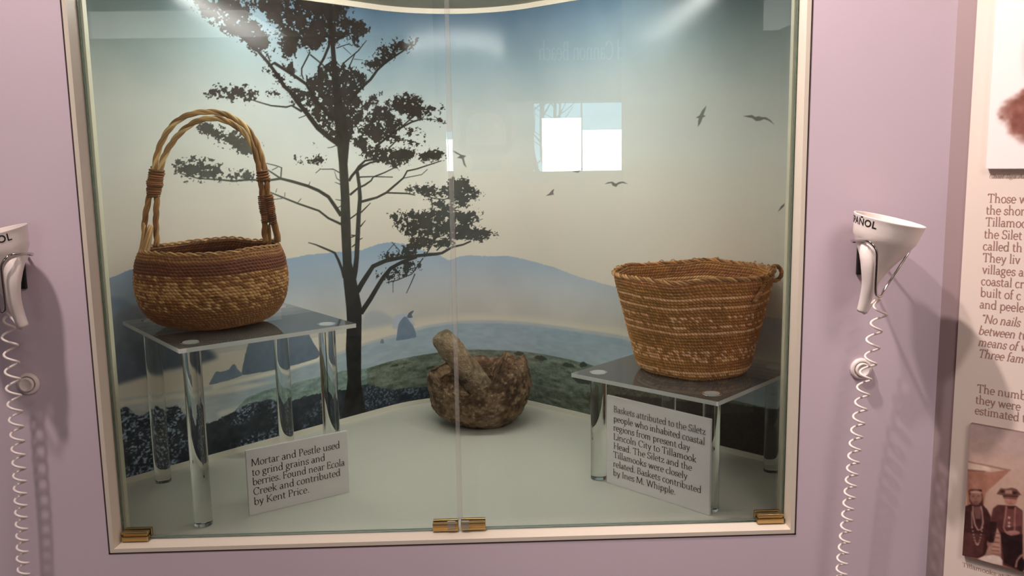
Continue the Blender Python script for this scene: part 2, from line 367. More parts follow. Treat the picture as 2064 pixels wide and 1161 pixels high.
# window panes: two low bright blinds drawn up from the sill, clear glass above
t = thing('window_1', loc=(1.38, BACK - .05, wz0), label=None, cat=None); struct(t)
mb = MB()
for a, b in ((wx0, wx0 + .012), (1.374, 1.384), (wx1 - .012, wx1)): mb.box((a, BACK - .07, wz0), (b, BACK - .03, wz1))
mb.box((wx0, BACK - .07, wz0), (wx1, BACK - .03, wz0 + .008)); mb.box((wx0, BACK - .07, wz1 - .012), (wx1, BACK - .03, wz1)); mb.build('window_frame', M['back_wall'], t)
mb = MB(); mb.box((wx0 + .012, BACK - .052, wz0 + .008), (wx1 - .012, BACK - .048, wz1 - .012)); mb.build('window_pane', M['glass'], t)
LIT = emit('daylit window blind', (1, 1, 1), 16.0)
for a, b, z in ((1.043, 1.374, .873), (1.384, 1.788, .769)):
    mb = MB(); mb.box((a, BACK - .045, wz0 + .008), (b, BACK - .042, z)); mb.build('window_blind', LIT, t)
t = thing('window_2', loc=((sx0 + sx1) / 2, BACK - .05, .446), label=None, cat=None); struct(t)
mb = MB(); mb.box((sx0, BACK - .05, .446), (sx1, BACK - .047, .71)); mb.build('window_blind', LIT, t)
mb = MB(); mb.box((sx0, BACK - .06, .446), (sx1, BACK - .056, .774)); mb.build('window_pane', M['glass'], t)
mb = MB(); mb.box((1.319, -3.66, FLOOR_Z), (1.50, -3.60, CEIL_Z)); mb.box((1.50, -3.72, FLOOR_Z), (2.1, -3.66, CEIL_Z)); struct(mb.build('wall_divider', mat('pale partition paint', lin((186, 172, 168)), .8)))
t = thing('hanging_banner', 'dark teal hanging banner with pale heading, reflected in the case glass', 'banner', (.83, -4.0, .88))
mb = MB(); mb.box((.27, -4.03, .88), (1.40, -4.0, CEIL_Z)); mb.build('banner_board', M['dark_teal'], t)
lettering('lettering', [('d Cannon Beach', 0, 0, .50, .155, 0)], (1.38, -4.0, 1.115), (-1, 0, 0), (0, 0, 1), mat('pale grey print', lin((190, 196, 196)), .7), t, lift=.002)
for k, (x, h, r) in enumerate(((1.05, 2.6, .03), (1.22, 3.0, .045), (1.45, 2.8, .035), (1.60, 2.4, .025))):
    mb = MB(); y = BACK - 1.4 - 1.1 * k; rr = random.Random(k)
    mb.tube(smooth_path([(x, y, FLOOR_Z), (x + .03, y, .3), (x - .02, y, .8), (x + .05, y, h)], 16), np.linspace(r, r * .4, 16), 8)
    for j in range(9):
        z = .35 + j * .11; a = rr.uniform(-1, 1); p = (x, y, z)
        mb.tube(smooth_path([p, (x + a * .2, y + .05, z + .1), (x + a * .45, y, z + .26)], 8), np.linspace(r * .3, .003, 8), 5)
    o = mb.build('bare_tree', mat('grey bark', lin((92, 98, 104)), .9), at=(x, y, FLOOR_Z)); tag(o, 'bare grey tree outside the far window, seen only as a reflection', 'tree', 'bare trees outside the window')
for x0, x1, y0, y1 in ((-2.6, -1.0, -6.0, -4.75), (2.15, 2.95, -6.0, -4.6)):  # glowing panels added to give bright patches in the glass reflections
    t = thing('ceiling_glow', 'wide pale %s glow panel added under the ceiling, far end of the room' % ('left' if x0 < 0 else 'right'), 'glow panel', ((x0 + x1) / 2, (y0 + y1) / 2, CEIL_Z))
    mb = MB(); mb.box((x0 - .03, y0 - .03, CEIL_Z - .02), (x1 + .03, y1 + .03, CEIL_Z - .012)); mb.build('frame', M['ceiling'], t)
    mb = MB(); mb.box((x0, y0, CEIL_Z - .024), (x1, y1, CEIL_Z - .02)); mb.build('glow_panel', emit('ceiling diffuser', (.98, 1, .93), 1.5), t)

# ------------------------------------------------------------------ the display case let into the wall
case = thing('display_case', 'built-in museum display case with cream frame and hinged glass doors', 'display case', (.5, .03, 0))
mb = MB()                                             # front liner: what one sees as a cream ledge and jambs
mb.box((-JT, -.0012, -JT), (0, .029, OPEN_TOP + JT)); mb.box((1, -.0012, -JT), (1 + JT, .029, OPEN_TOP + JT))
mb.box((0, -.0012, -JT), (1, .029, 0)); mb.box((0, -.0012, OPEN_TOP), (1, .029, OPEN_TOP + JT)); mb.build('frame', M['cream_trim'], case)
mb = MB()
g = .0024
mb.box((-JT - g, -.0006, -JT - g), (-JT, .02, OPEN_TOP + JT)); mb.box((1 + JT, -.0006, -JT - g), (1 + JT + g, .02, OPEN_TOP + JT)); mb.box((-JT - g, -.0006, -JT - g), (1 + JT + g, .02, -JT)); mb.build('joint', M['gap'], case)
mb = MB()
mb.box((-JT, .029, -JT), (0, .060, OPEN_TOP + JT)); mb.box((1, .029, -JT), (1 + JT, .060, OPEN_TOP + JT)); mb.box((0, .029, OPEN_TOP), (1, .060, OPEN_TOP + JT))
for z in (0,): mb.box((0, .036, 0), (.005, .048, OPEN_TOP)); mb.box((.995, .036, 0), (1, .048, OPEN_TOP))
mb.build('inner_jamb', M['cream_inner'], case)
# plan of the case: two walls meeting in a rounded corner
CX, CY, CR = .4955, .520, .235
U1 = (.3295 + .33) * math.sqrt(2); U2 = U1 + CR * PI / 2
def plan(u, off=0.0):
    """point on the back of the case at arc length u, moved off metres into the case"""
    u = np.asarray(u, float); q = math.sqrt(.5)
    xl, yl = -.33 + u * q + off * q, .027 + u * q - off * q
    a = PI * .75 - (u - U1) / CR; xc, yc = CX + (CR - off) * np.cos(a), CY + (CR - off) * np.sin(a)
    v = (u - U2) * q; xr, yr = CX + CR * q + v - off * q, CY + CR * q - v - off * q
    return np.where(u < U1, xl, np.where(u < U2, xc, xr)), np.where(u < U1, yl, np.where(u < U2, yc, yr))
UA, UB = .20, 2.03
us = np.r_[np.linspace(UA, U1, 4), np.linspace(U1, U2, 40)[1:], np.linspace(U2, UB, 4)[1:]]
px_, py_ = plan(us, -.003); outline = list(zip(px_, py_))
deck = [(0, .0292), (1, .0292), (1, .058), (px_[-1], .058)] + outline[::-1] + [(px_[0], .058), (0, .058)]
mb = MB(); mb.prism(deck, -.02, 0); mb.build('deck', M['case_floor'], case)
CT = .879
mb = MB(); mb.prism([(px_[-1], .060)] + outline[::-1] + [(px_[0], .060)], CT, CT + .02); mb.build('ceiling_panel', M['case_ceiling'], case)
for x, y, nm in ((px_[0], py_[0], -1), (px_[-1], py_[-1], 1)):
    mb = MB(); mb.box((min(x, x + nm * .01), .059, 0), (max(x, x + nm * .01), y, CT)); mb.build('side_panel', M['cream_inner'], case)
def strip(z0, z1, off0, off1, name, m, parent):
    a = np.array(plan(us, off0)).T; b = np.array(plan(us, off1)).T; n = len(us)
    v = [(*p, z) for z in (z0, z1) for q in (a, b) for p in q]; f = []
    for i in range(n - 1):
        A0, A1, B0, B1 = i, n + i, 2 * n + i, 3 * n + i
        f += [(A1, A1 + 1, B1 + 1, B1), (A0 + 1, A0, B0, B0 + 1), (B0, B1, B1 + 1, B0 + 1), (A0, A0 + 1, A1 + 1, A1)]
    mb = MB(); mb.add(v, f); return mb.build(name, m, parent)
strip(0, .0102, -.002, .0022, 'edging_strip', M['white_strip'], case)
strip(.868, CT, -.002, .004, 'edging_strip', M['cream_trim'], case)
strip(0, CT, -.006, -.0022, 'back_panel', M['white_strip'], case)
# fluorescent strip under the case ceiling
mb = MB(); mb.box((.115, .318, CT - .004), (.815, .372, CT)); mb.build('light_housing', M['white_plastic'], case)
mb = MB(); mb.tube([(.13, .345, CT - .0125), (.80, .345, CT - .0125)], .0085, 14); mb.build('fluorescent_tube', emit('fluorescent tube', (1.0, .985, .93), 66.0), case)
# two glass doors
for sgn in (-1, 1):
    x0, x1 = (.002, .5022) if sgn < 0 else (.5092, .998)
    mb = MB(); mb.obox((x0, .0285, .0032), (x1 - x0, 0, 0), (0, 0, .866), (0, .006, 0), 0, 1)
    d = mb.build('glass_door', [M['glass'], M['glass_edge']], case)
    if sgn > 0:
        mb = MB(); mb.box((.5028, .0282, .0185), (.5090, .0348, .869)); mb.build('seal_strip', M['seal'], d)
    hx = (.003, .0425) if sgn < 0 else (.9560, .9965)
    mb = MB(); mb.box((hx[0], .0175, .0020), (hx[1], .0285, .0088)); mb.box((hx[0] + .002, .0205, .0088), (hx[1] - .0015, .0285, .0120)); mb.box((hx[0], .0190, .0120), (hx[1], .0285, .0160)); mb.box((hx[0], .0345, .0020), (hx[1], .040, .0160)); mb.build('hinge', M['brass'], d, bevel=.0012)
    kx = (.4645, .5030) if sgn < 0 else (.5070, .5440); dz = .0 if sgn < 0 else .0008
    mb = MB(); mb.box((kx[0], .0215, .0026 + dz), (kx[1], .0285, .0058 + dz)); mb.box((kx[0], .0228, .0058 + dz), (kx[1], .0285, .0115 + dz)); mb.box((kx[0], .0210, .0115 + dz), (kx[1], .0285, .0152 + dz)); mb.box((kx[0], .0345, .0026 + dz), (kx[1], .040, .0152 + dz)); cl = mb.build('clip', M['brass'], d, bevel=.0006)
    bx = (.4868, .4990) if sgn < 0 else (.5085, .5195)
    mb = MB(); mb.obox((bx[0], .0207, .0062), (bx[1] - bx[0], 0, 0), (0, 0, .0130), (0, -.0022, 0), 0, 1); mb.build('bumper', [M['acrylic'], M['acrylic_edge']], cl)

# ------------------------------------------------------------------ the printed landscape on the curved back
MD = {'W':[[1603,26,1622,91,1634,132,1644,187,1642,316,1654,441,1653,503,1644,629,1646,687,1645,852,1651,959,1649,1100,1642,1199,1637,1291,1636,1360,1633,1439,1635,1518,1632,1634,1630,1769,1649,1771,1652,1636,1658,1535,1663,1441,1681,1362,1696,1282,1709,1199,1693,1099,1696,957,1695,849,1692,683,1710,621,1734,492,1731,429,1722,302,1715,173,1718,115,1723,69,1742,2],[1658,889,1620,940,1596,971,1547,999,1496,1019,1426,1039,1370,1052,1314,1045,1229,1051,1167,1047,1107,1054,1030,1059,960,1080,958,1076,1029,1055,1106,1048,1166,1040,1229,1043,1313,1037,1369,1042,1422,1028,1491,1008,1539,988,1584,961,1605,932,1641,881],[1373,1050,1329,1077,1307,1089,1304,1085,1325,1072,1369,1044],[1374,1048,1380,1090,1355,1099,1310,1109,1309,1106,1353,1095,1374,1088,1368,1049],[1334,1079,1361,1090,1360,1093,1333,1082],[1651,854,1588,882,1543,915,1443,950,1377,976,1323,997,1280,1013,1278,1010,1320,993,1374,970,1440,943,1538,908,1582,875,1645,845],[1438,944,1460,964,1458,966,1436,946],[1375,971,1334,969,1318,954,1320,952,1336,966,1375,968],[1386,975,1387,992,1384,992,1383,975],[1347,993,1352,1009,1350,1009,1344,994],[1499,1013,1506,1031,1504,1031,1495,1014],[1659,625,1650,657,1632,701,1613,736,1585,749,1551,764,1517,778,1483,788,1481,785,1515,773,1547,757,1580,742,1604,730,1619,698,1635,655,1642,623],[1710,604,1722,646,1731,699,1741,792,1750,882,1760,954,1757,1009,1749,1067,1732,1065,1739,1008,1739,955,1728,885,1717,795,1706,703,1695,652,1682,612],[1701,1024,1717,1044,1738,1063,1754,1082,1786,1106,1849,1113,1848,1122,1782,1114,1745,1089,1728,1070,1706,1051,1689,1030],[1737,1060,1773,1083,1811,1097,1889,1110,1888,1116,1809,1105,1767,1092,1728,1070],[1701,965,1745,993,1779,1004,1815,1023,1825,1037,1887,1055,1952,1080,1950,1084,1885,1060,1821,1043,1809,1028,1774,1011,1739,1000,1694,973],[1752,1039,1818,1040,1929,1035,1929,1039,1818,1045,1752,1045],[1754,932,1801,940,1842,948,1896,967,1951,1005,1983,1029,2002,1059,2046,1067,2119,1089,2160,1102,2158,1106,2118,1094,2044,1073,1998,1065,1977,1034,1945,1012,1889,975,1838,957,1798,951,1750,943],[1892,967,1996,960,2034,953,2035,958,1997,967,1893,974],[1981,1029,2068,1043,2096,1067,2094,1069,2067,1046,1980,1033],[1691,865,1728,884,1739,892,1734,897,1724,889,1687,870],[1752,889,1782,911,1806,930,1803,932,1778,915,1747,894],[1747,830,1775,857,1773,859,1741,835],[1737,776,1755,782,1754,785,1735,781],[1694,788,1723,796,1720,801,1692,793],[1698,748,1724,762,1720,767,1694,752],[1695,798,1721,794,1722,799,1696,803],[1656,1063,1621,1080,1556,1081,1532,1065,1534,1063,1557,1078,1620,1076,1653,1059],[1659,1028,1637,1040,1626,1070,1624,1070,1634,1038,1656,1025],[1655,1016,1625,1026,1624,1024,1653,1012],[1651,928,1626,918,1627,916,1653,924],[1654,950,1624,955,1623,953,1653,946],[1726,549,1751,581,1774,607,1811,649,1874,665,1948,672,2054,677,2125,680,2152,685,2199,711,2247,722,2284,738,2281,745,2245,730,2196,721,2147,696,2124,694,2053,692,1946,689,1868,683,1797,665,1753,621,1728,595,1702,564],[1738,453,1793,510,1842,569,1868,598,1906,631,1964,654,2034,672,2030,685,1958,669,1894,645,1850,610,1823,581,1772,523,1717,468],[2060,674,2021,624,2002,604,1930,584,1874,579,1875,575,1931,580,2004,600,2025,621,2064,671],[2018,602,1997,561,1974,519,1977,518,2001,559,2022,600],[1908,584,1906,529,1909,529,1911,584],[1661,1190,1619,1213,1564,1251,1516,1305,1470,1354,1441,1387,1415,1407,1385,1449,1350,1490,1307,1531,1279,1552,1245,1574,1207,1599,1202,1593,1238,1567,1271,1545,1298,1523,1339,1482,1372,1441,1401,1397,1427,1377,1453,1343,1498,1294,1546,1237,1602,1196,1645,1171],[1355,1473,1368,1482,1413,1459,1469,1430,1505,1410,1535,1363,1563,1330,1594,1299,1626,1275,1638,1286,1607,1309,1576,1339,1548,1370,1517,1418,1478,1440,1421,1469,1373,1493,1350,1481],[1623,1595,1620,1571,1594,1523,1567,1484,1566,1455,1576,1456,1577,1482,1605,1520,1632,1569,1637,1596],[1531,1541,1519,1521,1489,1475,1487,1451,1496,1431,1501,1433,1494,1452,1495,1473,1525,1519,1538,1539],[1532,1528,1586,1495,1634,1454,1639,1458,1591,1499,1537,1533],[1487,1311,1439,1333,1414,1326,1347,1329,1304,1338,1260,1349,1258,1345,1302,1333,1346,1323,1414,1319,1436,1326,1481,1303],[1508,1298,1485,1289,1466,1283,1467,1280,1486,1286,1510,1294],[1721,1349,1779,1404,1835,1446,1873,1487,1908,1514,1960,1548,2001,1573,2050,1617,2046,1621,1996,1578,1955,1555,1901,1520,1863,1493,1825,1452,1769,1412,1709,1357],[1698,1506,1775,1562,1819,1608,1816,1609,1771,1565,1694,1510],[1720,1484,1758,1551,1753,1552,1714,1485],[1747,1526,1795,1526,1795,1527,1747,1529],[1695,1570,1734,1544,1736,1545,1698,1572],[1663,1563,1728,1586,1727,1589,1661,1567],[1847,1164,1904,1200,1959,1236,2031,1271,2081,1286,2079,1292,2028,1278,1954,1243,1897,1207,1839,1172],[1971,1242,2042,1298,2039,1302,1967,1247],[1914,1158,1953,1191,2000,1195,2044,1184,2045,1188,2001,1199,1950,1195,1909,1162],[2075,1286,2131,1283,2170,1273,2171,1275,2131,1286,2075,1289],[1640,1176,1615,1168,1596,1166,1596,1164,1616,1165,1641,1173],[2070,674,2105,725,2141,780,2137,782,2101,728,2064,678],[2011,670,2032,729,2049,784,2045,786,2026,731,2004,672],[1937,678,1951,714,1913,755,1910,753,1946,713,1931,680],[2127,700,2185,755,2240,776,2239,780,2181,759,2123,705],[1882,692,1885,711,1928,747,1926,749,1882,713,1877,693],[2063,954,2120,935,2166,929,2211,944,2210,948,2165,934,2121,940,2066,960],[2102,937,2110,905,2101,868,2105,866,2116,904,2108,939],[2275,816,2339,841,2338,843,2274,820]],'F':[[0.62,1048,1693,1064,1656,1128,1624,1204,1582,1272,1545,1302,1521,1345,1523,1368,1556,1333,1604,1284,1648,1262,1700,1253,1716],[0.6,1253,1716,1281,1678,1323,1672,1370,1644,1415,1600,1420,1586,1381,1579,1385,1548,1427,1513,1453,1508,1478,1549,1571,1556,1639,1588,1718,1603,1773,1591,1809,1638,1823,1661,1773,1687,1713,1685,1704,1705,1766,1739,1547,1740,1401,1733],[0.5,1336,1524,1354,1499,1334,1483,1318,1512],[0.52,1566,1475,1628,1513,1713,1503,1762,1482,1826,1465,1798,1423,1762,1375,1788,1335,1790,1280,1750,1252,1736,1217,1696,1191,1646,1185,1588,1228,1547,1269,1505,1307,1466,1345,1440,1369,1476,1397,1514,1389,1527,1411,1506,1437,1546,1458],[0.5,1325,1483,1358,1470,1409,1447,1436,1407,1468,1381,1508,1356,1553,1328,1591,1280,1554,1260,1491,1307,1444,1354,1398,1405,1350,1440],[0.5,1360,1487,1418,1483,1470,1488,1472,1446,1428,1461],[0.6,1802,1509,1863,1537,1886,1555,1871,1578,1893,1592,1876,1617,1903,1609,1927,1588,1959,1590,1960,1617,1979,1618,1995,1598,2060,1634,2041,1604,1998,1576,1957,1553,1920,1524,1880,1497,1835,1494],[0.45,1767,1334,1821,1367,1889,1400,1896,1388,1847,1357,1800,1315],[0.6,1896,1390,1938,1370,1969,1363,1977,1386,2010,1391,2044,1375,2078,1377,2089,1352,2122,1341,2163,1339,2156,1326,2116,1317,2093,1291,2053,1294,2007,1300,1960,1316,1925,1349],[0.57,1804,1294,1851,1333,1899,1336,1936,1318,1959,1297,1995,1287,1970,1255,1970,1212,1930,1176,1879,1197,1825,1180,1787,1218,1749,1222,1764,1263],[0.5,2116,1287,2142,1296,2177,1274,2153,1265],[0.5,1988,1240,2024,1255,2046,1233,2075,1223,2061,1208,2016,1218],[0.5,2003,1197,2045,1201,2085,1168,2060,1162,2014,1182],[0.58,1730,1211,1787,1222,1812,1181,1904,1163,1954,1159,2025,1162,2053,1154,2042,1119,2000,1102,1963,1081,1900,1085,1848,1107,1796,1126,1751,1160],[0.55,2052,1132,2082,1140,2105,1159,2138,1146,2175,1132,2148,1113,2115,1107,2069,1103],[0.55,1077,1369,1119,1369,1126,1384,1180,1388,1211,1389,1252,1387,1282,1374,1282,1344,1248,1336,1208,1347,1157,1346,1108,1347,1089,1354],[0.5,1326,1374,1358,1388,1381,1376,1373,1361,1351,1356],[0.4,1373,1359,1416,1368,1411,1360,1381,1350],[0.55,1040,1252,1067,1267,1092,1253,1119,1232,1139,1221,1179,1225,1219,1218,1239,1194,1262,1162,1281,1140,1235,1138,1195,1157,1155,1176,1117,1190,1069,1213],[0.4,1280,1181,1311,1172,1295,1153],[0.56,939,1103,977,1116,1015,1126,1053,1119,1091,1106,1120,1094,1139,1081,1168,1071,1209,1066,1241,1081,1261,1059,1228,1040,1167,1051,1107,1053,1048,1058,991,1054,964,1066],[0.45,1431,1140,1457,1130,1472,1111,1451,1105],[0.5,1499,1134,1547,1139,1582,1121,1595,1095,1556,1091,1521,1112],[0.4,1521,1179,1572,1171,1601,1161,1548,1165],[0.53,2000,985,2031,1004,2054,983,2089,1002,2122,995,2156,985,2190,1024,2246,1021,2279,1018,2290,989,2339,965,2322,943,2288,921,2265,899,2231,888,2188,931,2155,945,2109,931,2064,955],[0.55,1899,876,1942,878,1991,883,2039,874,2103,871,2113,893,2186,882,2231,868,2276,874,2325,880,2309,845,2281,822,2303,800,2365,791,2404,767,2341,753,2284,748,2228,749,2171,744,2127,757,2081,770,2011,773,1969,789,1940,822],[0.5,2121,933,2154,937,2231,895,2219,864,2130,882],[0.45,2012,778,2127,763,2228,747,2182,716,2126,719,2056,704,1984,682,1921,678,1849,689,1847,707,1935,708,2010,742],[0.47,1840,618,1907,642,1984,669,2050,666,2035,629,1981,597,1917,579,1858,596],[0.45,1802,618,1838,623,1834,597]],'B':[[3448,1290,3443,1272,3436,1257,3446,1252,3433,1247,3425,1228,3413,1214,3414,1235,3417,1245,3404,1248,3420,1256,3430,1273],[3595,1246,3612,1247,3631,1248,3645,1240,3654,1243,3669,1239,3684,1238,3701,1228,3718,1210,3694,1226,3677,1232,3664,1227,3647,1226,3632,1237,3614,1241],[2209,1149,2226,1142,2248,1129,2270,1124,2259,1115,2263,1093,2271,1071,2258,1083,2250,1111,2228,1116,2242,1125,2222,1136],[2816,1051,2837,1059,2869,1065,2861,1055,2845,1047],[2982,1001,3002,1009,3022,1011,3039,1003,3056,1010,3076,1012,3100,1002,3071,1006,3051,1000,3041,990,3024,995,3017,1005],[2666,947,2686,958,2703,973,2714,978,2709,961,2714,954,2689,950],[3738,912,3749,931,3763,943,3760,931,3747,919]],'L':{'hillfar':[564,678,623,713,679,728,717,741,760,752,804,753,1006,741,1207,731,1371,730,1476,737,1572,736,1647,735,1749,733,1790,742,1844,752,1912,754,1974,740,2033,719,2079,700,2125,689,2180,655,2226,672,2271,676,2398,672,2446,676,2496,671,2604,657,2719,639,2802,620,2882,605,3037,585,3183,568,3410,548,3846,532,3852,339,541,412],'hillmid':[558,612,669,670,727,657,751,633,764,582,730,482,544,446],'hillnear':[551,529,661,580,724,623,794,631,861,568,948,482,1041,410,1059,384,979,374,846,374,685,358,536,345],'headmid':[1733,420,1749,457,1789,467,1843,453,1897,418,1922,381,1812,369,1731,373],'beach':[534,325,673,339,825,335,1016,338,1183,336,1501,350,1652,368,1745,388,1922,388,2093,397,2253,406,2466,405,2772,410,3037,416,3413,404,3850,392,3852,339,3413,356,3055,383,2772,382,2470,375,2198,375,2069,365,1920,336,1755,329,1506,303,1180,287,1011,272,821,284,669,290,530,278],'sea':[530,278,671,306,822,293,1012,282,1180,293,1505,299,1755,329,1920,339,2069,362,2198,373,2470,378,2772,384,3055,385,3413,361,3852,339,3861,89,514,91],'foam1':[1032,287,1178,287,1355,290,1506,303,1505,293,1355,277,1177,272,1031,268],'foam2':[670,299,839,284,1011,269,1134,265,1307,246,1132,238,1010,248,838,266,669,281],'foam3':[1045,178,1171,186,1349,182,1642,175,1641,166,1347,162,1170,166,1043,155],'rock':[1149,299,1160,340,1179,399,1206,456,1235,495,1270,533,1308,551,1349,556,1393,528,1434,467,1457,424,1478,379,1496,351,1512,323,1501,304,1402,297,1265,294],'rocks':[1013,289,1023,302,1035,321,1048,336,1066,329,1086,331,1101,332,1110,344,1119,352,1129,344,1134,329,1148,313,1155,298,1115,292,1053,289],'rockfar':[1895,369,1904,406,1916,423,1937,429,1962,428,1986,416,2002,387,2016,370,1972,352],'rockr':[1914,310,1920,336,1924,361,1932,387,1943,401,1962,415,1974,411,1986,391,2002,371,2013,345,2019,312,1970,309],'rocks2':[1825,311,1832,330,1843,332,1850,309],'bird0':[1974,409,1982,426,1994,434,2014,439,2004,428,1996,418,2006,405,1988,405],'head':[1485,79,1541,184,1593,213,1736,213,1832,220,1915,223,2064,229,2157,235,2249,239,2389,239,2514,244,2656,247,2799,245,2907,240,3037,220,3233,208,3523,209,3857,197,3865,-20,2652,-38,2242,-57,1630,-43,1479,-27],'grass':[1038,82,1106,164,1172,209,1261,221,1339,219,1445,224,1619,227,1750,215,1732,-135,1027,-72],'bush':[525,227,608,242,677,258,699,278,720,255,745,232,781,234,816,263,854,236,883,243,912,199,963,159,1002,138,1043,150,1106,164,1170,180,1236,180,1280,174,1347,147,1393,152,1490,152,1615,147,1746,143,1854,98,1986,81,2106,70,2101,-119,1629,-64,987,-61,500,-63],'tufts':[2475,231,2501,243,2530,239,2541,229,2488,221],'tufts2':[2577,220,2612,238,2642,240,2671,226,2627,215],'tufts3':[2737,214,2771,230,2812,225,2840,214,2770,208],'tufts4':[2840,230,2875,250,2896,232,2859,217],'tufts5':[1859,195,1887,205,1920,204,1927,194],'tufts6':[2050,156,2067,168,2105,171,2118,158],'tufts6b':[1913,180,1953,188,1978,179],'tufts7':[2798,168,2853,188,2920,184,2907,153,2839,148],'darkr':[2920,-8,2973,78,3037,133,3186,149,3416,170,3627,199,3857,215,3865,-20,3419,-8,2933,-27],'midr':[2880,116,3037,186,3234,178,3524,180,3858,179,3863,35,3187,24,2906,33]}}
def unpack(a, k=0): return np.array(a[k:], float).reshape(-1, 2) / 2000.0
NU, NZ = 1300, 818; Z0, Z1 = .0100, .8690
ug = np.linspace(UA + .002, UB - .002, NU); zg = np.linspace(Z0, Z1, NZ); du = ug[1] - ug[0]; dz_ = zg[1] - zg[0]
UU, ZZ = np.meshgrid(ug, zg)
def raster(p, ss=3):
    m = np.zeros((NZ, NU)); x = (p[:, 0] - ug[0]) / du; y = (p[:, 1] - Z0) / dz_
    j0, j1 = max(0, int(y.min()) - 1), min(NZ - 1, int(y.max()) + 1); i0, i1 = max(0, int(x.min()) - 1), min(NU - 1, int(x.max()) + 2)
    if j1 < j0 or i1 <= i0: return m
    cols = np.arange(i0, i1 + 1); x2, y2 = np.roll(x, -1), np.roll(y, -1)
    for j in range(j0, j1 + 1):
        for k in range(ss):
            yy = j + (k + .5) / ss - .5; hit = (y <= yy) != (y2 <= yy)
            if not hit.any(): continue
            c = np.sort(x[hit] + (yy - y[hit]) / (y2[hit] - y[hit]) * (x2[hit] - x[hit]))
            for a, b in zip(c[::2], c[1::2]): m[j, i0:i1 + 1] += np.clip(np.minimum(b, cols + .5) - np.maximum(a, cols - .5), 0, 1) / ss
    return np.clip(m, 0, 1)
def blur(m, r):
    r = int(round(r))
    if r < 1: return m
    for ax in (0, 1):
        for _ in range(2):
            p = np.pad(m, [(r + 1, r) if a == ax else (0, 0) for a in (0, 1)], mode='edge'); c = np.cumsum(p, ax)
            m = (np.take(c, range(2 * r + 1, c.shape[ax]), ax) - np.take(c, range(0, c.shape[ax] - 2 * r - 1), ax)) / (2 * r + 1)
    return m
def sstep(x, a, b): t = np.clip((x - a) / (b - a), 0, 1); return t * t * (3 - 2 * t)
P2 = np.stack([UU, ZZ], -1)
N1 = fbm(P2 * 90, 1, 3); N2 = fbm(P2 * 210, 2, 3, .6); N3 = fbm(P2 * np.array([45, 160]), 3, 4); NB = fbm(P2 * 14, 4, 3)
def ramp(v, stops):
    k = [s[0] for s in stops]; return np.stack([np.interp(v, k, [s[1][c] for s in stops]) for c in range(3)], -1)
IMG = ramp(ZZ + (NB - .5) * .03, [(.40, (189, 183, 171)), (.48, (188, 185, 174)), (.56, (178, 181, 175)), (.66, (152, 159, 158)), (.76, (108, 123, 130)), (.87, (62, 80, 96))])
IMG += ((UU < .75) * np.clip((.75 - UU) / .35, 0, 1) * np.clip((ZZ - .5) / .3, 0, 1))[..., None] * np.array([26, 24, 12])  # gloss sheen painted into the sky, paler towards the upper left
IMG = IMG + ((UU > 1.45) * np.clip((UU - 1.45) / .4, 0, 1))[..., None] * np.array([10, 8, 0]) * sstep(ZZ, .5, .8)[..., None]
def lay(m, col, alpha=1.0):
    global IMG
    col = np.asarray(col, float); a = (m * alpha)[..., None]; IMG = IMG * (1 - a) + col * a
L = {k: unpack(v) for k, v in MD['L'].items()}
rough_edge = (N2 - .5) * .5
def soft(m, n, a, b): return sstep(m + n, a, b) * (m > .03)
hf = soft(blur(raster(L['hillfar']), 2), rough_edge * 1.3, .35, .65)
hcol = ramp(ZZ, [(.22, (172, 170, 164)), (.27, (163, 167, 170)), (.32, (144, 157, 169)), (.38, (124, 146, 166)), (.46, (112, 138, 162))])
hcol = hcol - (sstep(.62 - UU, 0, .2) * sstep(ZZ, .25, .35))[..., None] * np.array([8, 10, 14]) + ((NB - .5) * 14)[..., None]
hcol = hcol + (sstep(UU, 1.25, 1.75) * sstep(ZZ, .25, .5))[..., None] * np.array([24, 22, 6])
lay(hf, hcol)
lay(blur(raster(L['hillmid']), 3), (104, 122, 138), .8)
hn = blur(raster(L['hillnear']), 3); lay(hn, ramp(ZZ, [(.16, (66, 76, 92)), (.24, (84, 92, 102)), (.32, (118, 124, 130))]) + ((N1 - .5) * 14)[..., None], .95)
lay(blur(raster(L['headmid']), 3), (140, 150, 158), .7)
lay(blur(raster(L['beach']), 5), (188, 182, 168), .9)
sea = blur(raster(L['sea']), 2); lay(sea, ramp(ZZ, [(.06, (146, 160, 166)), (.16, (140, 156, 166)), (.24, (122, 142, 158)), (.30, (128, 144, 158))]) + ((N3 - .5) * 20)[..., None])
edge = np.clip(blur(sea, 5) - sea, 0, .5) * 2 + np.clip(blur(raster(L['sea'] - np.array([0, .006])), 1) * -1 + sea, 0, 1) * .55; lay(np.clip(edge, 0, 1), (196, 190, 176), .75)
lay(sea * sstep(.62 - UU, 0, .2), np.array((176, 172, 164)) + ((N3 - .5) * 40)[..., None], .6)
for k, a in (('foam1', .9), ('foam2', .6), ('foam3', .45)): lay(blur(raster(L[k]), 2), (214, 206, 188), a)
lay(blur(raster(L['rockfar']), 1), (150, 162, 182), .7)
rk = soft(blur(raster(L['rock']), 2), rough_edge * .6, .4, .6); lay(rk, ramp(ZZ, [(.15, (84, 98, 114)), (.34, (112, 122, 132))]) + ((N1 - .5) * 12)[..., None], .97)
for k in ('rocks', 'rockr', 'rocks2'): lay(soft(blur(raster(L[k]), 1), rough_edge * .5, .4, .6), np.array((98, 114, 132)) + ((N1 - .5) * 14)[..., None], .95)
hd = soft(blur(raster(L['head']), 2), rough_edge * .6, .35, .65)
gcol = ramp(ZZ, [(.02, (74, 80, 70)), (.10, (92, 102, 90)), (.2, (112, 126, 118))]) + ((N3 - .5) * 70 + (N2 - .5) * 30)[..., None]
lay(hd, gcol)
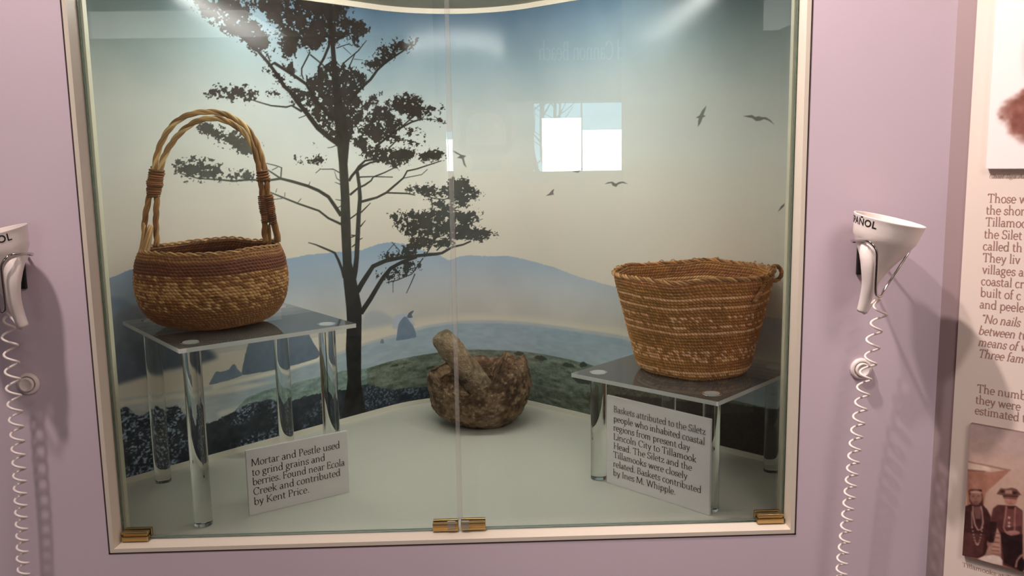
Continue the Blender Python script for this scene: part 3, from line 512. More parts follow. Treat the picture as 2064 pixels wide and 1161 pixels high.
gr = soft(blur(raster(L['grass']), 3), rough_edge, .35, .65); lay(gr, np.array((104, 124, 118)) + ((N3 - .5) * 60 + (N2 - .5) * 40)[..., None], .9)
for k in ('tufts', 'tufts2', 'tufts3', 'tufts4', 'tufts5', 'tufts6', 'tufts6b', 'tufts7'): lay(soft(blur(raster(L[k]), 2), (N2 - .5) * .9, .4, .6), (48, 54, 48), .85)
lay(soft(blur(raster(L['midr']), 8), (N1 - .5) * .8, .3, .7), np.array((64, 62, 50)) + ((N2 - .5) * 50)[..., None], .85)
lay(soft(blur(raster(L['darkr']), 5), (N1 - .5) * .5, .35, .65), np.array((40, 36, 30)) + ((N2 - .5) * 18)[..., None], .97)
bs = soft(blur(raster(L['bush']), 3), (N1 - .5) * .9 + (N2 - .5) * .6, .38, .62)
fl = sstep(N2 * .6 + fbm(P2 * np.array([260, 420]), 9, 3) * .6, .57, .80) * sstep(fbm(P2 * 26, 5, 2), .30, .58)
bcol = np.array((38, 44, 50)) + fl[..., None] * np.array((98, 108, 122)) * (.45 + .55 * sstep(.8 - UU, 0, .35))[..., None] + ((N1 - .5) * 26)[..., None]
bcol = bcol + (sstep(.05 - ZZ, 0, .04) * -10)[..., None]
lay(bs, bcol)
tcol = ramp(ZZ, [(.05, (42, 42, 40)), (.22, (50, 51, 50)), (.36, (70, 70, 64)), (.5, (74, 74, 66)), (.6, (58, 52, 44)), (.75, (44, 36, 30)), (.87, (42, 34, 30))])
pale = (sstep(.78 - UU, 0, .14) * sstep(.70 - ZZ, -.02, .06) * sstep(ZZ, .36, .44))[..., None]; tcol = tcol + pale * np.array([34, 40, 40])
tcol = tcol * .62 + ((N1 - .5) * 14)[..., None] + (sstep(UU, .93, 1.1) * sstep(.56 - ZZ, 0, .1))[..., None] * np.array([6, 12, 14])
N4 = fbm(P2 * np.array([300, 420]), 14, 2); FN = (N1 - .5) * 1.7 + (N2 - .5) * 1.5 + (N4 - .5) * .9
fol = np.zeros((NZ, NU)); big = fbm(P2 * 60, 11, 2)
for q in MD['F']:
    m = blur(raster(unpack(q, 1)), 5); fol = np.maximum(fol, sstep(m + FN, .97 - q[0], 1.14 - q[0]) * (m > .02))
lay(fol, tcol + 2, .97)
wd = np.zeros((NZ, NU))
for q in MD['W']: wd = np.maximum(wd, raster(unpack(q) + 0))
lay(wd, tcol, .96)
for q in MD['B']: lay(raster(unpack(q), 4), (84, 86, 82), .9)
lay(sstep(blur(raster(L['bird0']), 1), .3, .6), (70, 84, 96), .9)
GAIN = .60
ALB = np.clip(linA(np.clip(IMG, 0, 255)) / GAIN, .004, .9)
gx, gy = plan(UU, .0)
mur = grid_object('landscape_mural', np.stack([gx, gy, ZZ], -1), mat('satin photo print', rough=.17, spec=.2, attr='print', bump=(420, .05, .002)), 'print', ALB)
tag(mur, 'curved coastal landscape photo mural with dark pine lining the case back', 'mural')

# ------------------------------------------------------------------ acrylic risers
def riser(name, label, A, B, Cc, D, h, legs):
    cx = sum(p[0] for p in (A, B, Cc, D)) / 4; cy = sum(p[1] for p in (A, B, Cc, D)) / 4
    t = thing(name, label, 'stand', (cx, cy, 0), 'clear acrylic risers in the case'); del t['group']
    A3 = np.array((*A, h - .0068)); mb = MB(); mb.obox(A3, np.array((*B, h - .0068)) - A3, np.array((*D, h - .0068)) - A3, (0, 0, .0068), 0, 1)
    mb.build('top_plate', [M['acrylic'], M['acrylic_edge']], t)
    for x, y in legs:
        mb = MB(); mb.lathe([(.0130, .0003), (.0138, .0012), (.0138, h - .0072)], 48, 0, Matrix.Translation((x, y, 0)))
        l = mb.build('leg', M['acrylic_rod'], t, smooth=True); e = l.modifiers.new('edges', 'EDGE_SPLIT'); e.split_angle = .6
        mb = MB(); mb.lathe([(.0122, h + .0001), (.0126, h + .0006), (.0150, h + .0006), (.0153, h + .0001)], 40, 0, Matrix.Translation((x, y, 0))); mb.lathe([(.0120, h + .0001), (.0122, h + .00035)], 40, 0, Matrix.Translation((x, y, 0)))
        mb.build('leg_cap', M['acrylic_edge'], l)
    return t
riser('acrylic_riser', 'taller clear acrylic table stand on four rods under the handled basket', (-.074, .272), (.105, .028), (.336, .201), (.157, .445), .29,
      [(.105, .079), (.287, .203), (.166, .393), (-.026, .272)])
riser('acrylic_riser', 'lower clear acrylic table stand on four rods under the bucket shaped basket', (.695, .230), (.896, .033), (1.098, .241), (.897, .438), .19,
      [(.899, .080), (1.050, .243), (.897, .390), (.742, .232)])

# ------------------------------------------------------------------ baskets
def basket_surface(prof, cen, rows, stitches, amp, colour, lean=(0, 0), squash=(1, 1), wob=.0012, inner=.0045, seed=1, wave=.003, spr=5, spc=6, rimcol=None):
    """twined wall: every row a ridge, every stitch a slanted bead; returns grids for outside and inside"""
    prof = np.array(prof, float); seg = np.r_[0, np.cumsum(np.hypot(*np.diff(prof, axis=0).T))]
    tt = np.linspace(0, 1, 400); R0 = np.interp(tt * seg[-1], seg, prof[:, 0]); Zp = np.interp(tt * seg[-1], seg, prof[:, 1])
    k = np.ones(25) / 25; R0 = np.convolve(np.pad(R0, 12, mode='edge'), k, 'valid'); Zp = np.convolve(np.pad(Zp, 12, mode='edge'), k, 'valid')
    nr, nc = rows * spr + 1, stitches * spc + 1
    t = np.linspace(0, 1, nr); ph = np.linspace(0, 2 * PI, nc)
    T, PH = np.meshgrid(t, ph, indexing='ij')
    jit = (vnoise(np.stack([PH * 4, T * 9], -1), seed) - .5) * .35
    rowf = T * rows + jit; ri = np.floor(rowf); fr = rowf - ri
    sp = PH / (2 * PI) * stitches + (fr - .5) * .9 + hsh(np.stack([ri, ri * 0 + 3], -1), seed)
    si = np.mod(np.floor(sp), stitches); fs = sp - np.floor(sp)
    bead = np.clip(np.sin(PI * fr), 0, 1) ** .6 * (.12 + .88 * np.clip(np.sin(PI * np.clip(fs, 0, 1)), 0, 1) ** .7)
    jr = hsh(np.stack([ri, si], -1), seed + 5)
    R = np.interp(T, tt, R0); Z = np.interp(T, tt, Zp)
    dR = np.interp(T, tt, np.gradient(R0)); dZ = np.interp(T, tt, np.gradient(Zp)); ln = np.hypot(dR, dZ) + 1e-9
    nr_, nz_ = dZ / ln, -dR / ln
    per = np.stack([np.cos(PH) * 1.7, np.sin(PH) * 1.7, T * 2.2], -1)
    bulge = (vnoise(per + seed, seed + 8) - .5) * 2 * wob * np.clip(T * 6, 0, 1)
    d = amp * (bead * (.8 + .4 * jr)) + bulge
    zw = (vnoise(np.stack([np.cos(PH) * 2.1 + 5, np.sin(PH) * 2.1 + 5], -1), seed + 2) - .5) * 2 * wave * T ** 3
    def place(off):
        r = R + nr_ * off; z = Z + nz_ * off + zw
        lx = lean[0] * (1 - T); ly = lean[1] * (1 - T)
        return np.stack([cen[0] + lx + r * np.cos(PH) * squash[0], cen[1] + ly + r * np.sin(PH) * squash[1], z], -1)
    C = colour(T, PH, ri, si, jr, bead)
    dark = (.24 + .80 * np.clip(bead * 1.15, 0, 1))[..., None]  # shade in the grooves between stitches is painted into the fibre colour
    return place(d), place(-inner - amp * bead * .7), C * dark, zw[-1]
def mixc(a, b, t): return np.asarray(a, float) * (1 - t[..., None]) + np.asarray(b, float) * t[..., None]
FIB = mat('twined plant fibre', rough=.62, spec=.3, attr='fibre')

def twisted(path, r, strands, pitch, cols, mb, seg=7, tw=.62, sub=1.0, ph0=0.0, shade=None):
    """a rope: strands winding round the path"""
    p = np.asarray(path, float); t = np.gradient(p, axis=0); L = np.linalg.norm(t, axis=1); t /= L[:, None]; s = np.cumsum(L)
    ref = np.array([0, 1.0, .15]); u = np.cross(t, ref); u /= np.linalg.norm(u, axis=1)[:, None]; v = np.cross(t, u)
    for k in range(strands):
        a = s / pitch * 2 * PI + k * 2 * PI / strands + ph0; q = p + (u * np.cos(a)[:, None] + v * np.sin(a)[:, None]) * r * tw
        c = cols[k % len(cols)]; n = vnoise(np.stack([s * 60, s * 0 + k], -1), k + 3)
        mb.tube(q, r * (1 - tw) * 1.25 * sub, seg, col=linA(np.asarray(c, float)[None] * (.82 + .36 * n[:, None]) * (1 if shade is None else shade)))
def coil(path, r, tube, turns, colr, mb, n=None, seed=0):
    p = np.asarray(path, float); n = n or turns * 12; t = np.linspace(0, 1, n); q = np.stack([np.interp(t, np.linspace(0, 1, len(p)), p[:, k]) for k in range(3)], -1)
    tg = np.gradient(q, axis=0); tg /= np.linalg.norm(tg, axis=1)[:, None]; u = np.cross(tg, [0, 1, .1]); u /= np.linalg.norm(u, axis=1)[:, None]; v = np.cross(tg, u)
    rr = np.broadcast_to(np.asarray(r, float), (n,)) if np.ndim(r) == 0 else np.interp(t, np.linspace(0, 1, len(r)), r)
    rr = rr * (1 + (vnoise(np.stack([t * turns * .8, t * 0], -1), seed + 4) - .5) * .25)
    a = t * turns * 2 * PI; w = q + (u * np.cos(a)[:, None] + v * np.sin(a)[:, None]) * rr[:, None]
    cn = vnoise(np.stack([t * turns * 1.5, t * 0 + 9], -1), seed); mb.tube(w, tube, 6, col=linA(np.asarray(colr, float)[None] * (.7 + .6 * cn[:, None])))

# the handled basket
BC = (.0985, .228)
profL = [(.002, .2927), (.050, .2927), (.066, .2938), (.082, .2972), (.096, .304), (.108, .317), (.1165, .336), (.1200, .357), (.1195, .378), (.1165, .398), (.1120, .411), (.1075, .421)]
def warm(c): return np.clip(np.asarray(c) * np.array((1.06, .98, .90)), 0, 255)
def colL(T, PH, ri, si, jr, bead):
    rel = T; base = mixc((124, 78, 48), (150, 100, 60), jr)
    base = mixc((0, 0, 0), base, np.ones_like(T))
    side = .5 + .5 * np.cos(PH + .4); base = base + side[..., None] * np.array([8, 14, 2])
    hi = np.clip(1 - np.abs(rel - .715) / .085, 0, 1); pick = (hsh(np.stack([ri, si], -1), 77) < (.30 + .62 * hi * (.6 + .4 * np.cos(PH + 1.2)))) & (np.abs(rel - .70) < .135)
    base = np.where(pick[..., None], mixc((176, 138, 84), (216, 182, 128), hsh(np.stack([si, ri], -1), 31)), base)
    up = (rel > .835) & (rel < .93); base = np.where(up[..., None], mixc((104, 60, 38), (126, 78, 48), jr), base)
    top = rel >= .93; base = np.where(top[..., None], mixc((134, 94, 56), (168, 126, 80), jr), base)
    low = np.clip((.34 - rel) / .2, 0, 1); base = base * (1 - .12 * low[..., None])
    return linA(warm(base))
bk = thing('handled_basket', 'round woven basket with tall twisted handle on the left acrylic stand', 'basket', (BC[0], BC[1], .29))
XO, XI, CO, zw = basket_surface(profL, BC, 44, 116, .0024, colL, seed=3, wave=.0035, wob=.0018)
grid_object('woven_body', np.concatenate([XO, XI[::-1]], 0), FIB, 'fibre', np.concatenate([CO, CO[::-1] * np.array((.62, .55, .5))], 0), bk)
an = np.linspace(0, 2 * PI, 260, endpoint=False); zwr = np.interp(an, np.linspace(0, 2 * PI, len(zw)), zw)
mb = MB(); rim = np.c_[BC[0] + .1075 * np.cos(an), BC[1] + .1075 * np.sin(an), .4215 + zwr]
twisted(np.vstack([rim, rim[:2]]), .0030, 2, .030, [(190, 150, 98), (168, 128, 82)], mb)
mb.build('rim', FIB, bk, smooth=True, attr='fibre')
# handle: two ropes side by side over the arch, bound on each side, strands fanning into the rim
HP = [(.0035, .221, .4215), (.0035, .226, .462), (.0105, .229, .505), (.0165, .23, .535), (.029, .23, .575), (.052, .23, .6085), (.079, .23, .6270), (.1083, .23, .6330), (.1359, .23, .6285), (.1629, .23, .611), (.1800, .231, .583), (.1885, .232, .545), (.1915, .233, .500), (.1945, .236, .462), (.1965, .240, .424)]
arc = smooth_path(HP, 260); tg = np.gradient(arc, axis=0); tg /= np.linalg.norm(tg, axis=1)[:, None]; side = np.cross(tg, [0, 1.0, 0]); sgap = np.linspace(0, 1, 260)
TAN = [(210, 180, 124), (190, 154, 100), (164, 126, 80)]
hd_ = None
for k, sg in enumerate((-1, 1)):
    gap = .0046 + .0048 * np.exp(-((sgap - .37) / .10) ** 2) + .0018 * np.exp(-((sgap - .11) / .05) ** 2) - .0012 * np.exp(-((sgap - .7) / .1) ** 2) + .0052 * np.exp(-((sgap - .03) / .07) ** 2) + .0060 * np.exp(-((sgap - .98) / .05) ** 2)
    path = arc + side * (gap * sg)[:, None] + np.array([0, 1, 0]) * (.004 * sg * np.exp(-((sgap - .5) / .3) ** 2))[:, None]
    mb = MB(); twisted(path, .0047, 3, .062 + .006 * k, [np.array(c) * f for c, f in zip(TAN, (1, 1, 1))], mb, seg=8, tw=.50, ph0=k * 1.1, sub=.94, shade=1 - (1 - np.array((.80, .70, .62)))[None] * (sstep(.28 - sgap, 0, .12) + sstep(sgap, .66, .80))[:, None])
    o = mb.build('rope_strand' if hd_ else 'handle', FIB, hd_ or bk, smooth=True, attr='fibre'); hd_ = hd_ or o
def at(t): return arc[int(t * 259)]
for a, b, r, n, tube in ((.165, .245, .0108, 10, .0020), (.140, .178, .0104, 4, .0022), (.795, .825, .0102, 4, .0017)):
    mb = MB(); i, j = int(a * 259), int(b * 259); coil(arc[i:j], [r * .92, r, r * 1.05, r * .95], tube, n, (128, 84, 48), mb, seed=n); mb.build('binding', FIB, hd_, smooth=True, attr='fibre')
for sg in (-1, 1):
    i, j = int(.855 * 259), int((.945 if sg < 0 else .952) * 259); mb = MB(); coil(arc[i:j] + side[i:j] * .0056 * sg, .0062, .0014, 15, (124, 78, 44), mb, seed=20 + sg); mb.build('binding', FIB, hd_, smooth=True, attr='fibre')
# ends tucked into the weave
for (x, y, z), (ex, ey, ez) in (((-.0025, .214, .462), (-.0090, .208, .414)), ((-.0015, .214, .458), (-.0050, .196, .413)), ((.0065, .214, .458), (.002, .180, .412)), ((.0075, .215, .456), (.006, .172, .412)), ((.008, .215, .455), (.0105, .166, .412)), ((.0085, .216, .456), (.0150, .161, .413)), ((.009, .217, .454), (.0195, .158, .414)), ((.194, .238, .452), (.186, .262, .418)), ((.198, .239, .455), (.2035, .246, .418)), ((.191, .238, .452), (.178, .272, .420))):
    mb = MB(); mb.tube(smooth_path([(x, y, z), ((x + ex) / 2 + .0008, (y + ey) / 2, (z + ez) / 2), (ex, ey, ez)], 10), np.linspace(.0020, .0034, 10), 8, col=linA(np.array((176, 138, 90)) * rng.uniform(.80, 1.08)))
    mb.build('tucked_end', FIB, hd_, smooth=True, attr='fibre')

# the bucket basket
BR = (.904, .240)
profR = [(.002, .1928), (.070, .1928), (.084, .1940), (.092, .1995), (.0965, .208), (.1000, .224), (.1075, .254), (.1150, .284), (.1215, .312), (.1280, .338), (.1325, .361)]
RB = thing('bucket_basket', 'brown tapering bucket shaped woven basket with small loop on its rim', 'basket', (BR[0], BR[1], .19))
def colR(T, PH, ri, si, jr, bead):
    base = mixc((146, 98, 62), (180, 126, 82), jr); side = .5 + .5 * np.cos(PH + 2.6)
    base = base + side[..., None] * np.array([-4, 10, -8])
    rel = np.clip((T - .30) / .70, 0, 1); rr = np.floor(T * 48)
    h = hsh(np.stack([ri, si], -1), 55)
    for row, p in ((42.5, .96), (39.5, .96), (36.5, .5), (35.5, .22), (33.5, .6), (31.5, .97), (28.5, .12), (25.5, .5), (24.5, .35), (23.5, .45), (22.5, .6), (18.5, .95), (17.5, .8), (15.5, .35)):
        base = np.where(((np.abs(ri - math.floor(row)) < .5) & (h < p))[..., None], mixc((200, 160, 118), (226, 194, 158), hsh(np.stack([si, ri], -1), 12)), base)
    base = np.where((T > .955)[..., None], mixc((158, 112, 68), (190, 146, 98), jr), base)
    pat = (vnoise(np.stack([np.cos(PH) * 2, np.sin(PH) * 2, T * 4], -1), 91) - .5); base = base + pat[..., None] * np.array([26, 18, 8])
    return linA(np.clip(base * np.array((1.17, 1.06, .95)), 0, 255))
XO, XI, CO, zw = basket_surface(profR, BR, 48, 138, .0025, colR, lean=(.006, 0), seed=9, wave=.0048, wob=.0042)
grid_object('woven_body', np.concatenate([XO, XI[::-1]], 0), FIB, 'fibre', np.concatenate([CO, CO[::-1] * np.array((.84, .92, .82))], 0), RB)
zwr = np.interp(an, np.linspace(0, 2 * PI, len(zw)), zw)
mb = MB(); rim = np.c_[BR[0] + .1330 * np.cos(an), BR[1] + .1330 * np.sin(an), .3615 + zwr]; twisted(np.vstack([rim, rim[:2]]), .0040, 3, .026, [(182, 132, 80), (150, 104, 60), (196, 150, 98)], mb)
rr = random.Random(4)
for k in range(46):                                   # frayed fibre ends along the rim
    a = rr.uniform(0, 2 * PI); z = .3635 + float(np.interp(a, an, zwr)); r = .133; b = a + rr.uniform(-.10, .10); h = rr.uniform(.001, .005); o = rr.uniform(-.003, .005)
    mb.tube(smooth_path([(BR[0] + r * math.cos(a), BR[1] + r * math.sin(a), z - .002), (BR[0] + (r + o * .4) * math.cos((a + b) / 2), BR[1] + (r + o * .4) * math.sin((a + b) / 2), z + h), (BR[0] + (r + o) * math.cos(b), BR[1] + (r + o) * math.sin(b), z + h * .5)], 6), .0008, 5, col=linA(np.array((176, 130, 80))))
mb.build('rim', FIB, RB, smooth=True, attr='fibre')
def cyl(deg, r, z): a = math.radians(deg); return (BR[0] + r * math.cos(a), BR[1] + r * math.sin(a), z)
mb = MB(); lp = smooth_path([(.975, .122, .325), (.9885, .135, .3395), (1.000, .152, .350), (1.0120, .172, .3590), (1.0220, .192, .3670), (1.0310, .203, .3710), (1.0405, .206, .3690), (1.0455, .206, .3600), (1.0425, .206, .3505), (1.0340, .205, .3465), (1.0265, .206, .3490), (1.0220, .210, .3540)], 120)
twisted(lp, .0034, 3, .018, [(184, 130, 84), (152, 102, 62), (170, 120, 76)], mb, tw=.52); mb.build('loop_handle', FIB, RB, smooth=True, attr='fibre')

# ------------------------------------------------------------------ stone mortar and pestle
MC = (.534, .578)
STONE = mat('rough volcanic stone', rough=.9, spec=.2, attr='stone', bump=(280, .9, .005))
def stone_cols(P, base, light, dark, seed):
    a = fbm(P * 38, seed, 3); b = fbm(P * 150, seed + 3, 2); c = vnoise(P * 240, seed + 6)
    col = mixc(dark, base, sstep(a * .6 + b * .4, .30, .62)); col = mixc(col, light, sstep(b, .60, .80) * .5); col = mixc(col, (214, 196, 172), sstep(c, .80, .92) * sstep(a, .45, .6) * .75)
    return linA(col)
nt_, nph = 230, 420
ph = np.linspace(0, 2 * PI, nph); tv = np.linspace(0, 1, nt_); T, PH = np.meshgrid(tv, ph, indexing='ij')
hk = [(-PI, .112), (-2.75, .112), (-2.2, .096), (-1.9, .088), (-1.6, .093), (-1.35, .113), (-1.1, .141), (-.8, .163), (-.4, .152), (0, .142), (.5, .130), (1.0, .120), (1.57, .119), (2.2, .115), (2.8, .113), (PI, .112)]
HR = np.interp((PH + PI) % (2 * PI) - PI, [a for a, _ in hk], [b for _, b in hk])
HR = HR + (vnoise(np.stack([np.cos(PH) * 4, np.sin(PH) * 4], -1), 6) - .5) * .008
outer = T < .60; to = np.clip(T / .60, 0, 1); ti = np.clip((T - .60) / .40, 0, 1)
zo = HR * np.clip((to - .18) / .82, 0, 1) ** 1.0
PZ, PR = [0, .06, .15, .30, .50, .65, .82, 1.0], [.058, .074, .091, .105, .112, .109, .097, .080]
zn = np.clip(zo / .163, 0, 1)
ro = np.interp(zn, PZ, PR)
ro = np.where(to < .18, .058 * to / .18, ro)
rim_r = np.interp(np.clip(HR / .163, 0, 1), PZ, PR)
wall = .022 + .016 * np.exp(-((PH - 5.55) / .55) ** 2); zi = HR - (HR - .045) * np.sin(np.clip(ti, 0, 1) * PI / 2) ** .8; ri_ = (rim_r - wall * np.clip(ti * 8, 0, 1)) * np.where(ti < .35, 1, 1 - ((ti - .35) / .65) ** 1.6) 
Rr = np.where(outer, ro, ri_); Zr = np.where(outer, zo, zi)
squ = 1 - .06 * np.abs(np.sin(PH)); P3 = np.stack([Rr * np.cos(PH), Rr * np.sin(PH) * squ, Zr], -1)
dn = (fbm(P3 * 14 + 3, 21, 3) - .5) * .020 + (fbm(P3 * 60 + 3, 22, 3) - .5) * .009 + (fbm(P3 * 190, 23, 2) - .5) * .0055
dn = np.where(outer, dn, -dn * .6) * np.where(T < .10, T / .10, 1) * np.where(T > .97, (1 - T) / .03, 1)
tilt = np.where(outer & (to < .18), 0, 1.0)
P3[..., 0] += np.cos(PH) * dn; P3[..., 1] += np.sin(PH) * dn; P3[..., 2] += dn * .35 * np.where(outer & (Zr < .02), 0, 1)
P3[..., 2] += .010 * np.clip(1 - Zr / .03, 0, 1) * np.clip(np.cos(PH - 2.9), 0, 1) * np.where(to > .1, 1, 0)     # the left foot lifts off the deck a little
P3[..., 2] = np.maximum(P3[..., 2], .0004); P3[:, -1] = P3[:, 0]
cs = stone_cols(P3 + 1.0, (134, 110, 84), (170, 148, 118), (78, 60, 46), 40)
mo = grid_object('stone_mortar', P3 , STONE, 'stone', cs); mo.location = (MC[0], MC[1], 0)
tag(mo, 'rough brown stone mortar with broken notched rim on the case deck', 'mortar')
b0, b1 = np.array((.540, .552, .074)), np.array((.452, .548, .203)); ax = b1 - b0; Lp = np.linalg.norm(ax); ax /= Lp
u_ = np.cross(ax, (0, 1, 0)); u_ /= np.linalg.norm(u_); v_ = np.cross(ax, u_)
tp = np.r_[np.linspace(-.02, .03, 12), np.linspace(.04, .95, 60), np.linspace(.955, 1.0, 14)]
rp = np.interp(tp, [-.02, 0, .03, .4, .75, .93, .975, 1.0], [0, .021, .0262, .0275, .0252, .0225, .018, 0])
ph = np.linspace(0, 2 * PI, 120); T, PH = np.meshgrid(tp, ph, indexing='ij'); R = np.repeat(rp[:, None], 120, 1)
Q = b0 + ax * (T * Lp)[..., None] + (u_ * np.cos(PH)[..., None] + v_ * np.sin(PH)[..., None]) * R[..., None]
dn = ((fbm(Q * 30, 61, 3) - .5) * .008 + (fbm(Q * 140, 62, 3) - .5) * .004) * np.clip(R / .015, 0, 1)
Q = Q + (u_ * np.cos(PH)[..., None] + v_ * np.sin(PH)[..., None]) * dn[..., None]; Q[:, -1] = Q[:, 0]
pe = grid_object('stone_pestle', Q - b0, STONE, 'stone', stone_cols(Q, (148, 130, 104), (182, 166, 138), (100, 88, 70), 50)); pe.location = b0
tag(pe, 'grey brown cylindrical stone pestle leaning in the mortar', 'pestle')

# ------------------------------------------------------------------ printed cards
def card(name, label, p0, p1, h, lines, xh, shift):
    p0, p1 = np.array((*p0, 0.0)), np.array((*p1, 0.0)); e = p1 - p0; Lc = np.linalg.norm(e); ex = e / Lc; n = np.array((ex[1], -ex[0], 0)); p0 = p0 + n * shift
    t = thing(name, label, 'sign', tuple(p0 + e / 2))
    mb = MB(); mb.obox(p0 + (0, 0, .0003), e, (0, 0, h), -n * .0045); mb.build('board', M['card'], t, bevel=.0004)
    lettering('lettering', [(s, a * Lc, y * h, (b - a) * Lc, xh, 0) for s, a, b, y in lines], p0, ex, (0, 0, 1), M['ink'], t, thick=.078)
    return t
card('info_card', 'small white card about mortar and pestle before the taller stand', (.1659, .1114), (.3105, .2023), .1078,
     [('Mortar and Pestle used', .041, .920, .752), ('to grind grains and', .043, .762, .602), ('berries. Found near Ecola', .044, .960, .457), ('Creek and contributed', .045, .912, .308), ('by Kent Price.', .046, .586, .154)], .0178, .006)
card('info_card', 'larger white card about baskets leaning before the lower stand', (.7561, .2136), (.8951, .0608), .155,
     [('Baskets attributed to the Siletz', .075, .960, .830), ('people who inhabited coastal', .074, .956, .7245), ('regions from present day', .073, .823, .622), ('Lincoln City to Tillamook', .073, .884, .519), ('Head. The Siletz and the', .073, .844, .4165), ('Tillamooks were closely', .072, .804, .314), ('related. Baskets contributed', .070, .931, .210), ('by Ines M. Whipple.', .070, .697, .108)], .0168, .004)

# ------------------------------------------------------------------ listening handsets either side of the case
def handset(label, cx, cz, flip, text_end, cord, bracket_label, button, button_label, plate):
    f = -1 if flip else 1
    t = thing('listening_handset', label, 'handset', (cx, -.075, cz - .12))
    roll, pit = math.radians(11.5) * f, math.radians(6)
    Mx = Matrix.Translation((cx, -.077, cz)) @ Matrix.Rotation(roll, 4, 'Y') @ Matrix.Rotation(pit, 4, 'X')
    prof = [(.0045, -.092), (.0085, -.090), (.0120, -.078), (.0220, -.058), (.0325, -.040), (.0385, -.0285), (.0405, -.0255), (.0420, -.018), (.0440, -.008), (.0455, -.001), (.0462, .0004), (.0460, .0014), (.0447, .0014), (.0440, 0), (.0425, -.008), (.0400, -.018), (.0340, -.032), (.020, -.052), (.006, -.062), (.0001, -.063)]
    mb = MB(); mb.lathe(prof, 72, 0, Mx); cup = mb.build('cup', M['white_plastic'], t, smooth=True)
    mb = MB()
    hp = smooth_path([(cx - f * .0210, -.078, cz - .026), (cx - f * .0315, -.0880, cz - .039), (cx - f * .0325, -.0928, cz - .056), (cx - f * .0300, -.090, cz - .082), (cx - f * .0305, -.084, cz - .104), (cx - f * .0330, -.079, cz - .1225)], 30)
    mb.tube(hp, np.interp(np.linspace(0, 1, 30), [0, .12, .3, .6, 1], [.0090, .0118, .0108, .0088, .0068]), 24); mb.build('handle', M['white_plastic'], t, smooth=True)
    fc = bpy.data.curves.new('t', 'FONT'); fc.body = 'ESPAÑOL'; fc.size = .0130; fc.space_character = 1.08; fc.resolution_u = 3; fc.offset = .00028
    fo = bpy.data.objects.new('t', fc); COL.objects.link(fo); bpy.context.view_layer.update()
    me = bpy.data.meshes.new_from_object(fo.evaluated_get(bpy.context.evaluated_depsgraph_get())); bpy.data.objects.remove(fo); bpy.data.curves.remove(fc)
    w = max(v.co.x for v in me.vertices)
    import bmesh
    bm = bmesh.new(); bm.from_mesh(me); bmesh.ops.triangulate(bm, faces=bm.faces); bmesh.ops.subdivide_edges(bm, edges=[e for e in bm.edges if e.calc_length() > .003], cuts=2, use_grid_fill=True); bm.to_mesh(me); bm.free()
    for v in me.vertices:
        z = -.0118 + v.co.y; r = np.interp(z, [-.0255, -.018, -.008, -.001], [.0405, .0420, .0440, .0455]) + .00035; a = -PI / 2 + text_end + (v.co.x - w) / .0435
        v.co = Mx @ Vector((r * math.cos(a), r * math.sin(a), z))
    me.materials.append(M['black_print']); o = bpy.data.objects.new('lettering', me); COL.objects.link(o); o.parent = cup; 
    # coiled cord: out of the handle end, round the bottom of the wire, then down the wall
    e = hp[-1]; lead = smooth_path([tuple(e), (e[0] + f * .006, e[1] + .002, e[2] - .003), (e[0] + f * .014, e[1] + .004, e[2] + .008), (cord[0][0], -.062, cord[0][1] + .006)], 16)
    cl = smooth_path([(x, -.056, z) for x, z in cord], 200); s = np.r_[0, np.cumsum(np.linalg.norm(np.diff(cl, axis=0), axis=1))]
    n = 1600; q = np.linspace(0, s[-1], n); ctr = np.stack([np.interp(q, s, cl[:, k]) for k in range(3)], -1)
    ang = np.cumsum(2 * PI / np.interp(q, [0, .10, .25, .5], [.0245, .0230, .0175, .0150]) * (q[1] - q[0])) + (0 if f > 0 else 2)
    rad = np.interp(q, [0, .02, .10, .3], [.004, .0085, .0085, .0070])
    cord_pts = ctr + np.c_[np.cos(ang) * rad * 1.05, np.sin(ang) * rad * .85, np.zeros(n)]
    mb = MB(); mb.tube(np.vstack([lead[:-1], cord_pts]), .0017, 8); mb.build('coil_cord', M['white_plastic'], t, smooth=True)
    # cradle on the wall
    b = thing('wall_cradle', bracket_label, 'bracket', (cx - f * .004, -.003, cz - .05))
    mb = MB(); mb.box((min(plate[0], plate[1]), -.0055, cz - .083), (max(plate[0], plate[1]), -.0003, cz - .020)); mb.build('back_plate', M['black_plastic'], b, bevel=.001)
    W = [(cx - f * .008, -.004, cz - .034), (cx - f * .024, -.022, cz - .034), (cx - f * .0370, -.046, cz - .030), (cx - f * .0412, -.072, cz - .0270), (cx - f * .0410, -.096, cz - .0250), (cx - f * .0385, -.1085, cz - .0262), (cx - f * .0320, -.1125, cz - .036), (cx - f * .0300, -.1115, cz - .052), (cx - f * .0275, -.106, cz - .090), (cx - f * .0225, -.102, cz - .0985), (cx - f * .0155, -.098, cz - .0985), (cx - f * .0085, -.092, cz - .090), (cx + f * .0125, -.088, cz - .060), (cx + f * .0290, -.083, cz - .036), (cx + f * .0375, -.066, cz - .024), (cx + f * .034, -.040, cz - .029), (cx + f * .015, -.018, cz - .034), (cx + f * .004, -.004, cz - .034)]
    mb = MB(); mb.tube(smooth_path(W, 140), .0017, 10); mb.build('wire_hook', M['chrome'], b, smooth=True)
    # push button
    p = thing('push_button', button_label, 'button', (button[0], 0, button[1])); R = Matrix.Translation((button[0], 0, button[1])) @ Matrix.Rotation(PI / 2, 4, 'X')
    mb = MB(); mb.lathe([(.0158, .0002), (.0158, .003), (.0146, .0055), (.0118, .0066), (.0112, .0060), (.0110, .0040)], 48, 0, R); mb.build('bezel', M['white_plastic'], p, smooth=True)
